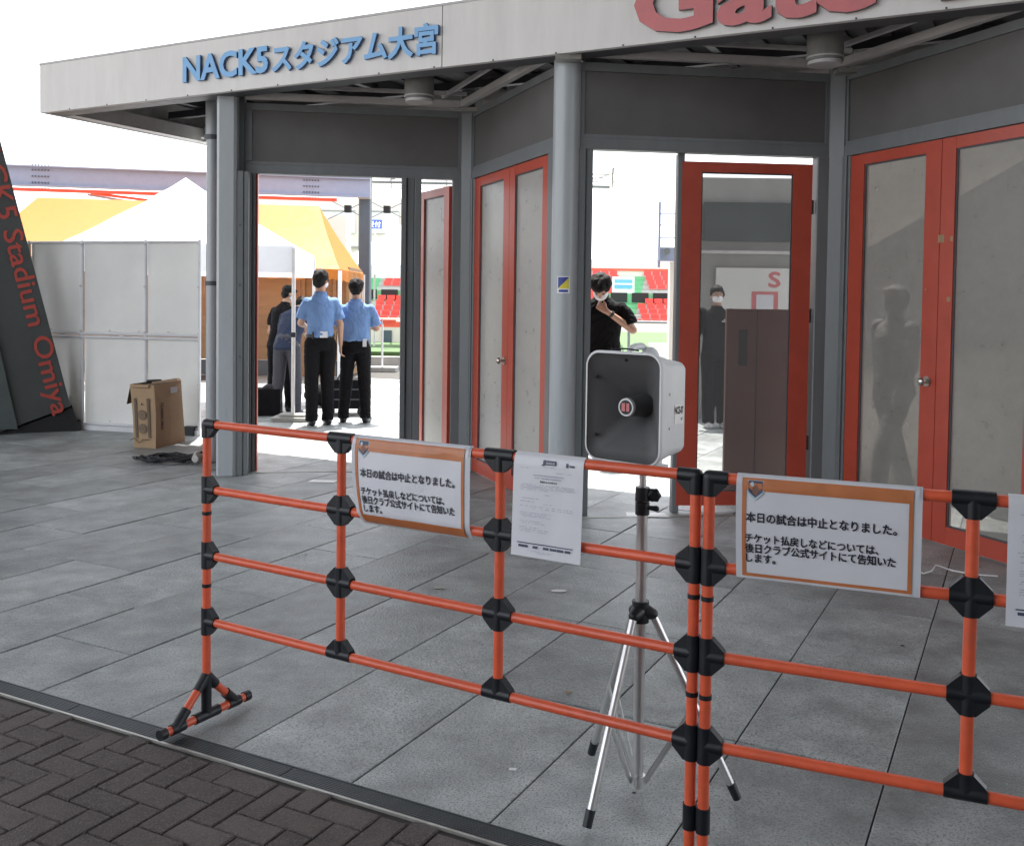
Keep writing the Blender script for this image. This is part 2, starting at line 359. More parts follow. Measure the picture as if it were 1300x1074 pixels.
def leaf(t, x0, x1, px0, px1, pz0, pz1, z0, z1, panel, knob=None, piv=None, ang=0, thick=.045, label=None):
    """door leaf: stiles and rails, recessed panel, knob; optional swing about piv"""
    fr = MB(); y0, y1 = -.022, .022
    fr.box((x0,y0,z0),(px0,y1,z1)); fr.box((px1,y0,z0),(x1,y1,z1)); fr.box((px0,y0+.001,z0),(px1,y1-.001,pz0)); fr.box((px0,y0+.001,pz1),(px1,y1-.001,z1))
    cx = piv if piv is not None else x0; mt = Matrix.Translation((cx,0,0)) @ Matrix.Rotation(ang,4,'Z') @ Matrix.Translation((-cx,0,0))
    o = fr.build('door_leaf', M['red'], t, fn=lambda v: mt @ v)
    if label: o['label'] = label
    pn = MB(); pn.box((px0,-.004,pz0),(px1,.004,pz1)); pn.build('door_panel', panel, o, fn=lambda v: mt @ v)
    bd = MB()
    for a,b in (((px0,-.012,pz0),(px0+.010,-.0045,pz1)),((px1-.010,-.012,pz0),(px1,-.0045,pz1)),((px0+.011,-.012,pz0),(px1-.011,-.0045,pz0+.010)),((px0+.011,-.012,pz1-.010),(px1-.011,-.0045,pz1))): bd.box(a,b)
    bd.build('panel_bead', M['flange'], o, fn=lambda v: mt @ v)
    if knob:
        k = MB(); k.tube((knob,-.022,1.02),(knob,-.028,1.02),.034,n=20); k.tube((knob,-.028,1.02),(knob,-.055,1.02),.011); k.ell((knob,-.072,1.02),(.027,.020,.027))
        k.build('door_knob', M['steel'], o, fn=lambda v: mt @ v)
    return o
def closed_wall(label, A, panel):
    t = wall(label, A, AB); header(t)
    post(t,.02,.125,-.045,.05); post(t,.127,.148,-.03,.04); post(t,1.752,1.80,-.03,.04); post(t,1.802,1.95,-.045,.05)
    leaf(t,.152,.985,.286,.855,.125,2.476,.012,ZD-.006,panel,knob=.915 if panel else None)
    leaf(t,.990,1.748,1.10,1.65,.125,2.476,.012,ZD-.006,panel)
    return t
wB = closed_wall('grey gate wall with a pair of closed red doors left of the round column', C1, M['doorpale'])
wD = closed_wall('grey gate wall with tall red double doors at the right edge, pale panels', C2, M['doorpanel'])
wM = closed_wall('narrow sliver of gate wall with red doors behind the leftmost grey post', CM, M['doorpale'])
# paint chips and scrapes on the right door
ch = MB()
for s, z, ww, hh in ((.975,1.90,.03,.05),(.995,1.90,.03,.05),(1.075,1.905,.02,.03),(1.06,1.53,.028,.03),(.875,1.6,.012,.012)):
    ch.box((s,-.0232,z),(s+ww,-.0225,z+hh))
ch.build('worn_tape_mark', M['card'], wD)

wA = wall('open gate bay under dark header at left, uniformed men seen through it', P0, AA); header(wA)
post(wA,.03,.12,-.09,.06); post(wA,.122,.150,-.05,.05); post(wA,.152,.168,-.03,.05,m=M['red'],nm='folded_door_edge')
post(wA,1.387,1.432,-.06,.04); post(wA,1.434,1.500,-.035,.05); post(wA,1.502,1.56,-.05,.04)
post(wA,1.832,1.96,-.04,.05)
leaf(wA,1.15,1.825,1.26,1.72,.12,2.43,.012,2.50,M['doorpale'],piv=1.825,ang=-R(70),label='red door leaf swung inwards')
wC = wall('open gate bay with a dark red glazed door left ajar, behind the loudspeaker', K1, AA); header(wC)
post(wC,.075,.13,-.05,.05); post(wC,.132,.185,-.03,.04); post(wC,.812,.864,.03,.09); post(wC,1.822,1.96,-.04,.05)
leaf(wC,.842,1.795,.985,1.655,.150,2.430,.05,2.503,M['doorclear'],piv=1.795,ang=-R(3),label='dark red glazed door leaf, ajar')
hg = MB()
for z in (.5,1.42,2.2): hg.tube((1.806,.0,z-.05),(1.806,.0,z+.05),.012,n=8)
hg.build('hinge', M['flange'], wC)

def round_col(label, x, y, r, z1, m=M['column'], nm='round_column', rings=()):
    t = thing(nm, label, 'column', (x,y,0)); c = MB(); c.tube((0,0,0),(0,0,z1),r,n=40); c.build('shaft', m, t)
    if rings:
        for z, rr in rings:
            k = MB(); k.tube((0,0,z-.02),(0,0,z+.02),rr,n=30); k.build('collar', M['flange'], t)
    b = MB(); b.tube((0,0,0),(0,0,.012),r+.035,n=32); b.build('base_plate', GP, t); return t
cK = round_col('thick round grey column with blue and yellow sticker in front of red doors', K1.x, K1.y, .094, 3.157)
round_col('round grey column carrying the canopy beyond the right door', K2.x, K2.y, .094, 3.157)
pl = round_col('thin round pole under the canopy corner beside the white sheet fence', -2.72, 8.92, .052, 2.93, nm='thin_pole', rings=((2.93,.072),(1.62,.060)))
c = MB(); c.tube((0,0,2.95),(0,0,3.42),.060,n=30); c.build('upper_sleeve', M['column'], pl)
c = MB(); c.tube((.06,-.02,2.98),(.26,-.12,3.33),.012,n=8); c.tube((.075,.0,2.96),(.30,-.06,3.30),.008,n=8); c.build('brace_rod', M['tube'], pl)
c = MB(); c.box((-.09,-.03,2.915),(.12,.03,2.928)); c.build('bracket', M['edge'], pl)
for q_, lab in ((P0,'corner frame behind the wide grey square post'),):
    t = thing('corner_post', lab, 'post', (q_.x,q_.y,0), AA)
    b = MB(); b.box((-.06,-.03,0),(.058,.07,3.40),.01); b.build('shaft', GP, t)
sq = thing('square_post', 'wide grey square post standing left of the open gate bay', 'post', (-2.365,8.30,0), AA)
c = MB(); c.box((-.115,-.085,0),(.045,.11,3.30),.022); c.build('shaft', M['column'], sq)
c = MB(); c.box((.047,-.06,0),(.10,.04,2.55),.004); c.box((.102,-.05,0),(.14,.03,2.55),.004); c.build('guide_rail', GP, sq)
for z in (.45,1.0,1.6,2.1):
    c = MB(); c.tube((.075,-.062,z),(.075,-.067,z),.009,n=8); c.build('bolt', M['flange'], sq)
# sticker wraps the column
def on_col(cx, cy, r, a0):
    def fn(v): a = a0 + v.x/r; return Vector((math.cos(a)*(r+.0012+v.z), math.sin(a)*(r+.0012+v.z), v.y))
    return fn
fn = on_col(0,0,.094, R(-124))
def patch(pts, fn, z, n=10, name='', m=None, parent=None, thick=.0004):
    b = MB(); (x0,x1,y0,y1) = pts
    for i in range(n):
        a, c_ = x0+(x1-x0)*i/n, x0+(x1-x0)*(i+1)/n; b.add([(a,y0,z),(c_,y0,z),(c_,y1,z),(a,y1,z)], [(0,1,2,3)])
    return b.build(name, m, parent, fn=fn)
st = thing('column_sticker', 'small blue and yellow sticker on the thick round column', 'sticker', (K1.x,K1.y,0))
patch((0,.088,1.555,1.672), fn, 0, 8, 'sticker_backing', M['white'], st)
b = MB()
for i in range(8):
    a, c_ = .006+.076*i/8, .006+.076*(i+1)/8; f0, f1 = i/8, (i+1)/8
    b.cm = 0; b.add([(a,1.588+.075*f0,.0006),(c_,1.588+.075*f1,.0006),(c_,1.666,.0006),(a,1.666,.0006)], [(0,1,2,3)])
    b.cm = 1; b.add([(a,1.588,.0006),(c_,1.588,.0006),(c_,1.588+.075*f1,.0006),(a,1.588+.075*f0,.0006)], [(0,1,2,3)])
b.build('two_tone_print', [M['bluep'],M['yellow']], st, fn=fn)
patch((.012,.076,1.563,1.580), fn, .0006, 6, 'dark_caption', M['bluep'], st)

# ================================================================== THE CANOPY
FU, FV, FZ0, FZ1 = -8.04, 6.033, 3.155, 3.586
cp = thing('entrance_canopy', 'long flat canopy with pale fascia, blue Japanese lettering and big red letters', 'canopy', W(FU,FV,0), TH)
L_ = 12.9; BK = 2.05
for k in range(3):
    b = MB(); b.box((k*4.304+(.0 if k==0 else .004),0,FZ0),((k+1)*4.304-.004,.045,FZ1)); b.build('fascia_panel', M['fascia'], cp)
b = MB(); b.box((0,.047,FZ0),(.045,BK,FZ1)); b.build('end_fascia', M['fascia'], cp)
b = MB(); b.box((0,BK+.002,FZ0),(L_,BK+.045,FZ1)); b.build('back_fascia', M['fascia'], cp)
b = MB(); b.box((-.004,-.006,FZ1+.001),(L_,.055,FZ1+.018)); b.build('coping', M['tube'], cp)
b = MB(); b.box((.05,.048,FZ0+.004),(L_,.22,FZ0+.016)); b.box((.05,.20,FZ0+.018),(L_,.215,FZ0+.10)); b.build('front_lip', M['flange'], cp)
b = MB(); b.box((.05,.23,FZ0+.004),(.17,BK-.2,FZ0+.016)); b.box((.16,.23,FZ0+.018),(.17,BK-.2,FZ0+.14)); b.build('side_lip', M['tube'], cp)
b = MB(); b.box((.05,BK-.17,FZ0+.004),(L_,BK-.01,FZ0+.016)); b.box((.05,BK-.19,FZ0+.004),(L_,BK-.175,FZ0+.16)); b.build('back_lip', M['tube'], cp)
b = MB()
for i in range(0, 86):
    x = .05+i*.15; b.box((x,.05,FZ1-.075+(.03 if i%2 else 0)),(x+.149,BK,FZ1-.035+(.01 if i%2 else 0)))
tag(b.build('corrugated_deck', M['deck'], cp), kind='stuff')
for i in range(12):
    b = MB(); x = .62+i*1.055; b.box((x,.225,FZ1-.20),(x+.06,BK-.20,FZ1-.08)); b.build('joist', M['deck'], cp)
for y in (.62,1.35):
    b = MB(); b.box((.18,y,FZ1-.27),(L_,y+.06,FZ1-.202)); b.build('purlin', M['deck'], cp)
# tubes along the wall heads
def tube_between(a, b_, z, w_=.05, h=.055, m=M['tube'], nm='head_tube', par=None, off=.13):
    d = (b_-a).normalized(); n_ = Vector((d.y,-d.x)); a2 = a+n_*off+d*.08; b2 = b_+n_*off-d*.08; q = [a2-n_*w_/2, b2-n_*w_/2, b2+n_*w_/2, a2+n_*w_/2]
    mb = MB(); mb.prism([(p.x,p.y) for p in q], z, z+h); o = mb.build(nm, m, None); return o
ht = thing('head_tube_frame', 'pale steel tubes zigzagging under the dark canopy above the gate walls', 'steel frame')
for a, b_ in ((P0,C1),(C1,K1),(K1,C2),(C2,K2)):
    o = tube_between(a, b_, ZS+.012); o.parent = ht
    o = tube_between(a, b_, ZS+.08, .03, .03, off=.30, nm='upper_tube'); o.parent = ht
for q_ in (C1,K1,C2):
    br = MB(); br.box((q_.x-.09,q_.y-.20,ZS-.025),(q_.x+.08,q_.y-.10,ZS+.008)); br.build('junction_plate', M['edge'], ht)
for q_, lab in ((C1,'full height dark corner post where the left bay meets the red doors'),(C2,'full height dark corner post left of the rightmost red doors'),(CM,'corner post far behind the leftmost grey post')):
    t = thing('corner_post', lab, 'post', (q_.x,q_.y,0), (AA+AB)/2)
    b = MB(); b.box((-.07,-.09,0),(.07,.07,3.40),.02); b.build('shaft', GP, t)
# drum lamps
for lab, x, y in (('drum shaped ceiling light above the open left bay',-.75,7.75),('drum shaped ceiling light under the canopy at the right',1.985,6.38)):
    t = thing('ceiling_light', lab, 'light', (x,y,0), 0, 'drum lights under the canopy')
    b = MB(); b.tube((0,0,3.06),(0,0,3.26),.115,n=28); b.build('drum', M['lamp'], t)
    b = MB(); b.tube((0,0,3.035),(0,0,3.058),.108,n=28); b.tube((0,0,3.075),(0,0,3.085),.118,n=28); b.build('rim', M['tube'], t)
    b = MB(); b.tube((0,0,3.26),(0,0,3.50),.025,n=10); b.build('stem', M['flange'], t)
# fascia lettering (each character proud of the panel)
def letters(txt, size, x0, zbase, width, height, depth, m, offset, standoff=.012):
    tot = text_mesh(txt, size, 0, offset); X0, X1, Y0, Y1 = bounds(tot); kx, ky = width/(X1-X0), height
    acc = []
    for i, chh in enumerate(txt):
        if chh == ' ': continue
        pre = text_mesh(txt[:i+1], size, 0, offset); _, xr, _, _ = bounds(pre); me = text_mesh(chh, size, depth/2/max(kx,1e-6)*0+.01, offset); a, b_, c_, d_ = bounds(me)
        for v in me.vertices:
            x = (v.co.x-b_+xr-X0)*kx; z = (v.co.y-Y0)*ky; yy = -standoff-depth/2 - (v.co.z/.01)*depth/2
            v.co = Vector((x0+x, yy, zbase+z))
        me.materials.clear(); me.materials.append(m[0]); me.materials.append(m[1])
        for p in me.polygons: p.material_index = 0 if abs(p.normal.y) > .5 else 1
        me.update()
        for p in me.polygons: p.material_index = 0 if abs(p.normal.y) > .7 else 1
        link('letter', me, cp)
_t = text_mesh('NACK5', .2, 0, .006); _b = bounds(_t); 
letters('NACK5', .2, 1.815, 3.258, .912, .212/(_b[3]-_b[2]), .022, (M['blueletter'],M['blueside']), .006)
_t = text_mesh('スタジアム大宮', .2, 0, .0065); _b = bounds(_t)
letters('スタジアム大宮', .2, 2.765, 3.240, 1.525, .232/(_b[3]-_b[2]), .022, (M['blueletter'],M['blueside']), .0065)
_t = text_mesh('Gate 1', .5, 0, .016); _b = bounds(_t)
letters('Gate 1', .5, 5.765, 3.192, 1.93, .405/(_b[3]-_b[2]), .03, (M['redletter'],M['flange']), .016)
# fascia bolts under the edge
for i in range(26):
    b = MB(); b.tube((.4+i*.48,-.004,FZ0+.006),(.4+i*.48,.0,FZ0+.006),.007,n=6); b.build('rivet', M['flange'], cp)

# added unseen walkway overhead (above and behind the viewpoint); made up to shade the plaza
rf = thing('overhead_blocker', 'added unseen walkway deck high above the plaza, out of frame', 'blocker', W(0,0,0), TH)
b = MB(); b.box((-22,-5.0,8.0),(20,9.35,8.35)); b.build('blocker_slab', M['roof'], rf)
b = MB(); b.box((-2.0,-4.99,0),(19,-4.5,7.99)); b.build('blocker_wall', M['roof'], rf)  # added unseen wall behind the viewpoint, keeps light off the open bays
for x in (-16,14):
    b = MB(); b.box((x,-3.4,0),(x+.7,-2.7,8.0),.05); b.build('pier', M['roof'], rf)  # supports added under the unseen deck

# threshold rails, litter
for nm, A, ang in (('threshold of the left bay',P0,AA),('threshold of the bay behind the loudspeaker',K1,AA)):
    t = thing('floor_rail', 'thin pale metal floor rail at the '+nm, 'rail', (A.x,A.y,0), ang, 'metal rails at the gate thresholds')
    b = MB(); b.box((.12,-.115,.002),(1.85,-.10,.007)); b.box((.12,-.08,.002),(1.85,-.072,.005)); b.build('track', M['edge'], t)
def litter(name, label, cat, x, y, pts, m, z=.004, h=.001):
    b = MB(); b.prism(pts, z, z+h); o = b.build(name, m); o.location = (x,y,0); tag(o, label, cat); return o
litter('paper_scrap','flat white paper lying at the threshold of the left bay','paper',-1.53,8.02,[(-.12,-.05),(.10,-.06),(.12,.04),(-.10,.05)],M['white'])
litter('paper_scrap','flat white paper lying at the threshold behind the loudspeaker','paper',.98,6.92,[(-.16,-.07),(.14,-.09),(.12,.05),(-.15,.06)],M['white'])
litter('plastic_ring','white oval scrap on the slate between barrier and doors','litter',.26,5.05,[(.03*math.cos(a*.63)*1.4,.022*math.sin(a*.63)) for a in range(10)],M['white'])
litter('paper_scrap','tiny white scrap near the drain below the barrier','litter',.02,3.10,[(-.012,-.006),(.012,-.008),(.014,.006),(-.01,.008)],M['white'])
litter('dry_leaf','small tan leaf on the slate near the tripod','leaf',.235,3.73,[(-.015,-.006),(.005,-.01),(.018,.004),(-.004,.01)],M['card'])
litter('plastic_scrap','small clear scrap on the slate left of the papers','litter',-.36,5.08,[(-.03,-.02),(.03,-.015),(.02,.02),(-.025,.02)],M['edge'])
b = MB(); b.path([(2.26,5.62,.004),(2.27,5.52,.03),(2.31,5.44,.012),(2.37,5.47,.02),(2.43,5.56,.03),(2.50,5.50,.015),(2.60,5.46,.006),(2.72,5.43,.006)], .0045)
tag(b.build('cord', M['white']), 'thin white cord end on the ground before the right doors', 'cord')
b = MB()
rs = random.Random(3)
tr = thing('ground_specks', None, None); tr['kind']='structure'
for i in range(90):
    u, v = rs.uniform(-6,1), rs.uniform(2.5,8); s = rs.uniform(.002,.0055); p = W(u,v); b.add([(p.x-s,p.y,.0035),(p.x,p.y-s,.0035),(p.x+s,p.y,.0035),(p.x,p.y+s*.7,.0035)], [(0,1,2,3)])
tag(b.build('pale_grit', M['white'], tr), kind='stuff')
b = MB()
for i in range(26):
    u, v = rs.uniform(-7,1.5), rs.uniform(2.5,8.5); s_ = rs.uniform(.004,.010); p = W(u,v); b.add([(p.x+s_*math.cos(k*.9)*(1+.3*rs.random()),p.y+s_*math.sin(k*.9)*(1+.3*rs.random()),.0032) for k in range(7)], [tuple(range(7))])
tag(b.build('old_gum_spots', M['joint'], tr), kind='stuff')

# ================================================================== PIPE BARRIERS
RZ = [1.057, .828, .597, .364]; RP = .0145
def joint_mesh(arms, key, cache={}):
    if key in cache: return cache[key]
    b = MB(); D = {'L':(-1,0),'R':(1,0),'U':(0,1),'D':(0,-1)}; e = .047; r = .0188
    for a in arms: d = D[a]; b.tube((0,0,0),(d[0]*e,0,d[1]*e),r,n=16)
    b.ell((0,0,0),(r,r,r),n=14,m=8)
    if 'U' in arms and 'D' in arms and not ('L' in arms and 'R' in arms): pass
    for h in 'LR':
        for v in 'UD':
            if h in arms and v in arms:
                sx, sz = D[h][0], D[v][1]; P = [(0,0),(e*sx,0),(e*sx,.017*sz),(.017*sx,e*sz),(0,e*sz)]
                V = [(x,-.0135,z) for x,z in P]+[(x,.0135,z) for x,z in P]; n = 5
                b.add(V, [tuple(range(n)),tuple(range(n,2*n))]+[(i,(i+1)%n,n+(i+1)%n,n+i) for i in range(n)])
    cache[key] = b.data('joint', M['blackpl']); return cache[key]
def barrier(label, A, ang, px, plain=()):
    t = thing('pipe_barrier', label, 'barrier', (A[0],A[1],0), ang, 'orange pipe barriers across the gate')
    Lx = px[-1]
    for z in RZ:
        b = MB(); sg_ = random.uniform(.0015,.004); bw = random.uniform(-.004,.004)
        b.path([(.012+(Lx-.024)*i/18, bw*math.sin(math.pi*i/18), z-sg_*math.sin(math.pi*i/18)) for i in range(19)], RP, n=20); b.build('rail', M['pipe'], t)
    for i, x in enumerate(px):
        end = i in (0, len(px)-1)
        b = MB(); b.tube((x,0,.12 if end else RZ[3]),(x,0,RZ[0]),RP,n=20); b.build('post', M['pipe'], t)
        for k, z in enumerate(RZ):
            arms = ''
            if i > 0: arms += 'L'
            if i < len(px)-1: arms += 'R'
            if k > 0: arms += 'U'
            if k < 3 or end: arms += 'D'
            o = link('joint', joint_mesh(arms, arms), t); o.location = (x,0,z)
        if end:
            for z in (.745,.49):
                b = MB(); b.tube((x,0,z-.006),(x,0,z+.006),.0165,n=16); b.build('band', M['blackpl'], t)
            if i not in plain:
                b = MB(); b.tube((x,-.19,.031),(x,.19,.031),RP,n=18); b.build('foot_bar', M['pipe'], t)
            if i in plain:
                b = MB(); b.tube((x,0,.135),(x,0,.20),.0185,n=18); b.build('sleeve', M['blackpl'], t)
                b = MB(); b.tube((x,0,.01),(x,0,.135),RP,n=18); b.build('lower_post', M['pipe'], t)
                b = MB(); b.tube((x,0,.0),(x,0,.075),.0178,n=18); b.build('foot_socket', M['blackpl'], t)
                continue
            for s_ in (-1,1):
                b = MB(); b.tube((x,s_*.178,.031),(x,s_*.203,.031),.0185,n=16); b.build('end_cap', M['blackpl'], t)
                b = MB(); b.tube((x,0,.165),(x,s_*.125,.045),RP*.95,n=16); b.build('brace', M['pipe'], t)
                b = MB(); b.tube((x,s_*.088,.080),(x,s_*.136,.033),.0182,n=16); b.tube((x,s_*.10,.031),(x,s_*.155,.031),.0186,n=16); b.build('brace_socket', M['blackpl'], t)
            b = MB(); b.tube((x,0,.03),(x,0,.178),.0178,n=18)
            for s_ in (-1,1): b.tube((x,0,.172),(x,s_*.04,.127),.0180,n=16)
            b.tube((x,-.055,.031),(x,.055,.031),.0186,n=16)
            b.build('foot_socket', M['blackpl'], t)
    return t
A1, G1 = (-1.059,3.42), math.atan2(-.90,1.538); A2, G2 = (.51,2.50), math.atan2(-.23,.565)
barrier('orange pipe barrier with black joints on the left, its foot by the drain', A1, G1, (0,.606,1.195,1.782), plain=(3,))
barrier('orange pipe barrier on the right, cut off by the edge of the photo', A2, G2, (0,.611,1.205,1.80), plain=(0,))

# ================================================================== SIGNS AND PAPERS HUNG ON THE RAILS
def sheet_fn(x0, x1, z0, z1, amp, seed, pull=0, wrapbottom=False, rail=1.057, flare=0):
    W_, H_ = x1-x0, z1-z0
    def y_at(s, t):       # s 0..1 across, t 0..1 from the top
        z = z1-t*H_; y = -.0192
        y -= amp*(.8*math.sin(math.pi*min(1,t*1.05))*(.6+.4*math.sin(s*4+seed)) + .30*math.sin(s*11+seed*2+t*3)*t*(1.1-t) + .06*math.sin(s*19+t*7+seed))
        if wrapbottom and t > .82: y += (t-.82)**2*.9
        y -= flare*t*t
        if z > rail-.012:
            q = min(1, max(0,(z-(rail-.012))/.029)); y = -.0192+ (1-math.sqrt(max(0,1-q*q)))*.0185
        return y
    def fn(v):            # v.x = s*W, v.y = height above z0 in metres, v.z = thickness outwards
        s = v.x/W_; t = 1-v.y/H_
        return Vector((x0+v.x+pull*(t*t)*(1-s), y_at(s,t)-v.z, z0+v.y))
    return fn, W_, H_
def sheet(t, fn, W_, H_, m, n=(28,26), name='sheet', thick=.0006):
    b = MB(); nx, ny = n
    V = [(W_*i/nx, H_*j/ny, 0) for j in range(ny+1) for i in range(nx+1)]+[(W_*i/nx, H_*j/ny, -thick) for j in range(ny+1) for i in range(nx+1)]
    o = (nx+1)*(ny+1); F = []
    for j in range(ny):
        for i in range(nx):
            a = j*(nx+1)+i; F.append((a,a+1,a+nx+2,a+nx+1)); F.append((o+a,o+a+nx+1,o+a+nx+2,o+a+1))
    b.add(V, F, True); return b.build(name, m, t, fn=fn)
def grid_patch(t, fn, x0, x1, y0, y1, z, m, name, n=None):
    nx, ny = n or (max(1,int((x1-x0)/.004)), max(1,int((y1-y0)/.003))); b = MB()
    V = [(x0+(x1-x0)*i/nx, y0+(y1-y0)*j/ny, z) for j in range(ny+1) for i in range(nx+1)]
    b.add(V, [(j*(nx+1)+i, j*(nx+1)+i+1, (j+1)*(nx+1)+i+1, (j+1)*(nx+1)+i) for j in range(ny) for i in range(nx)], True)
    return b.build(name, m, t, fn=fn)
def notice(label, A, ang, x0, x1, z0, z1, amp, seed, pull, wrap, topb, botb, lx):
    t = thing('cancellation_notice', label, 'sign', (A[0],A[1],0), ang)
    fn, W_, H_ = sheet_fn(x0,x1,z0,z1,amp,seed,pull,wrap)
    sheet(t, fn, W_, H_, M['film'], n=(84,54), name='laminate')
    def fy(f): return H_*(1-f)
    a, c = .036*W_, .955*W_
    grid_patch(t, fn, a, c, fy(.985), fy(.015), .0008, M['paper'], 'printed_sheet')
    grid_patch(t, fn, a, c, fy(topb), fy(.03), .0026, M['band'], 'top_band'); grid_patch(t, fn, a, c, fy(.975), fy(1-botb), .0026, M['band'], 'bottom_band')
    grid_patch(t, fn, a, a+.022*W_, fy(1-botb), fy(topb), .0026, M['band'], 'side_band', n=(2,50)); grid_patch(t, fn, c-.022*W_, c, fy(1-botb), fy(topb), .0026, M['band'], 'side_band', n=(2,50))
    for txt, (f0,f1,g0,g1) in zip(('本日の試合は中止となりました。','チケット払戻しなどについては、','後日クラブ公式サイトにて告知いた','します。'), lx):
        text_obj('lettering', txt, .02, lambda v, f0=f0, g1=g1: fn(Vector((v.x+f0*W_, v.y+fy(g1), .0034))), M['ink'], t, offset=.00065, width=(f1-f0)*W_, height=(g1-g0)*H_)
    cx, cy, cw, chh = .068*W_, fy(.05), .085*W_, .185*H_
    def poly(P, z, m, nm):
        b = MB(); b.add([(cx+p[0]*cw, cy-p[1]*chh, z) for p in P], [tuple(range(len(P)))[::-1]]); b.build(nm, m, t, fn=lambda v: fn(v)+Vector((0,-.0024,0)))
    poly([(-.03,0),(1.03,0),(1.03,.66),(.5,1.03),(-.03,.66)], .0012, M['crest3'], 'crest_border')
    poly([(.03,.02),(.97,.02),(.97,.58),(.5,.88),(.03,.58)], .0014, M['crest'], 'crest_field')
    poly([(.3,.38),(.6,.2),(.72,.5),(.55,.8),(.3,.62)], .0016, M['crest2'], 'crest_figure')
    poly([(.28+.13*math.cos(i*.785),.2+.12*math.sin(i*.785)) for i in range(8)], .0016, M['crest3'], 'crest_star')
    for xx in (.012*W_, .965*W_):        # clear tape over the rail
        grid_patch(t, fn, xx, xx+.022*W_, fy(.11), fy(.0), .0028, M['film'], 'tape')
    return t
LX0 = ((.082,.880,.355,.450),(.078,.795,.560,.645),(.078,.880,.655,.745),(.085,.245,.755,.835))
LX = ((.060,.872,.355,.450),(.055,.780,.560,.645),(.055,.870,.655,.745),(.060,.225,.755,.835))
notice('brown bordered cancellation notice on the left barrier, its bottom edge curling', A1, G1, .664, 1.104, .796, 1.0745, .010, 1.0, .03, True, .165, .125, LX0)
notice('brown bordered cancellation notice on the right barrier, taut and nearly flat', A2, G2, .070, .502, .815, 1.0745, .004, 2.2, .005, False, .150, .055, LX)
def letter_paper(label, A, ang, x0, x1, z0, z1, seed):
    t = thing('printed_letter', label, 'paper', (A[0],A[1],0), ang)
    fn, W_, H_ = sheet_fn(x0,x1,z0,z1,.005,seed,0,False,flare=.012)
    sheet(t, fn, W_, H_, M['paper'], n=(44,56), name='page'); fy = lambda f: H_*(1-f); rs = random.Random(int(seed*10))
    def bar(f0,f1,g0,g1,m,nm): grid_patch(t, fn, f0*W_, f1*W_, fy(g1), fy(g0), .0022, m, nm, n=(12,2))
    bar(.46,.62,.055,.10,M['crest'],'league_block'); text_obj('logo_letter','J',.02,lambda v: fn(Vector((v.x+.42*W_, v.y+fy(.105), .0026))),M['crest'],t,offset=.0015,width=.04*W_,height=.05*H_)
    text_obj('logo_text','LEAGUE',.01,lambda v: fn(Vector((v.x+.48*W_, v.y+fy(.088), .0036))),M['white'],t,width=.12*W_,height=.018*H_)
    bar(.76,.79,.065,.105,M['crest'],'club_mark'); bar(.81,.88,.082,.10,M['crest'],'club_mark')
    text_obj('title','開催中止のお知らせ',.01,lambda v: fn(Vector((v.x+.40*W_, v.y+fy(.273), .0026))),M['ink'],t,offset=.0003,width=.24*W_,height=.018*H_)
    b = MB()
    def line(f0,f1,g,h,dens):
        x = f0
        while x < f1:
            w_ = rs.uniform(.006,.02)
            if rs.random() < dens: b.add([(x*W_,fy(g+h),.0024),((x+w_)*W_,fy(g+h),.0024),((x+w_)*W_,fy(g),.0024),(x*W_,fy(g),.0024)],[(0,1,2,3)])
            x += w_+.004
    for f0,f1,g,h,dn in ((.3,.72,.200,.010,.9),(.32,.70,.226,.010,.9),(.11,.22,.14,.005,.8),(.4,.6,.118,.004,.7),(.62,.88,.165,.004,.7),(.12,.88,.295,.005,.7),(.12,.89,.312,.005,.8),(.12,.89,.329,.005,.8),(.12,.5,.346,.005,.7),(.48,.53,.385,.006,.9),(.1,.38,.43,.006,.8),(.12,.3,.46,.006,.8),(.46,.56,.475,.006,.8),(.12,.86,.505,.005,.6),(.3,.9,.525,.005,.5),(.12,.58,.57,.005,.8),(.12,.5,.59,.005,.8),(.12,.6,.606,.004,.7),(.12,.42,.65,.005,.8),(.12,.5,.668,.005,.7),(.12,.4,.71,.005,.8),(.12,.55,.73,.005,.7),(.12,.5,.75,.005,.5),(.25,.6,.935,.004,.7),(.3,.58,.950,.004,.7)): line(f0,f1,g,h,dn)
    tag(b.build('small_print', M['inkgrey'], t, fn=fn), kind='stuff')
    bar(.09,.89,.862,.872,M['crest'],'rule')
    for f0,f1 in ((.11,.25),(.32,.39),(.47,.55),(.57,.66),(.67,.76),(.78,.86)): bar(f0,f1,.886,.910,M['crest'],'sponsor_block')
    return t
letter_paper('white printed letter hanging on the left barrier beside the notice', A1, G1, 1.251, 1.469, .785, 1.0745, 1.3)
letter_paper('white printed letter half cut off by the right edge of the photo', A2, G2, .682, .90, .778, 1.0745, 2.9)

# ================================================================== HORN LOUDSPEAKER ON A TRIPOD
tp = thing('tripod_stand', 'aluminium tripod with black hub and feet carrying the horn loudspeaker', 'tripod', (0,0,0))
TC = Vector((.400,2.95,0)); b = MB(); b.tube(TC+Vector((0,0,.035)),TC+Vector((0,0,.90)),.0165,n=22); b.build('lower_tube', M['alu'], tp)
b = MB(); b.tube(TC+Vector((0,0,.88)),TC+Vector((0,0,1.06)),.0105,n=18); b.build('upper_tube', M['alu'], tp)
b = MB(); b.tube(TC+Vector((0,0,.862)),TC+Vector((0,0,.900)),.0215,n=22); b.tube(TC+Vector((0,0,.903)),TC+Vector((0,0,.945)),.0225,.0215,n=22); b.tube(TC+Vector((-.012,0,.925)),TC+Vector((.03,-.01,.925)),.012,n=12); b.build('clamp_collar', M['blackpl'], tp)
kn = MB(); c0 = TC+Vector((.033,-.010,.923)); kr = []
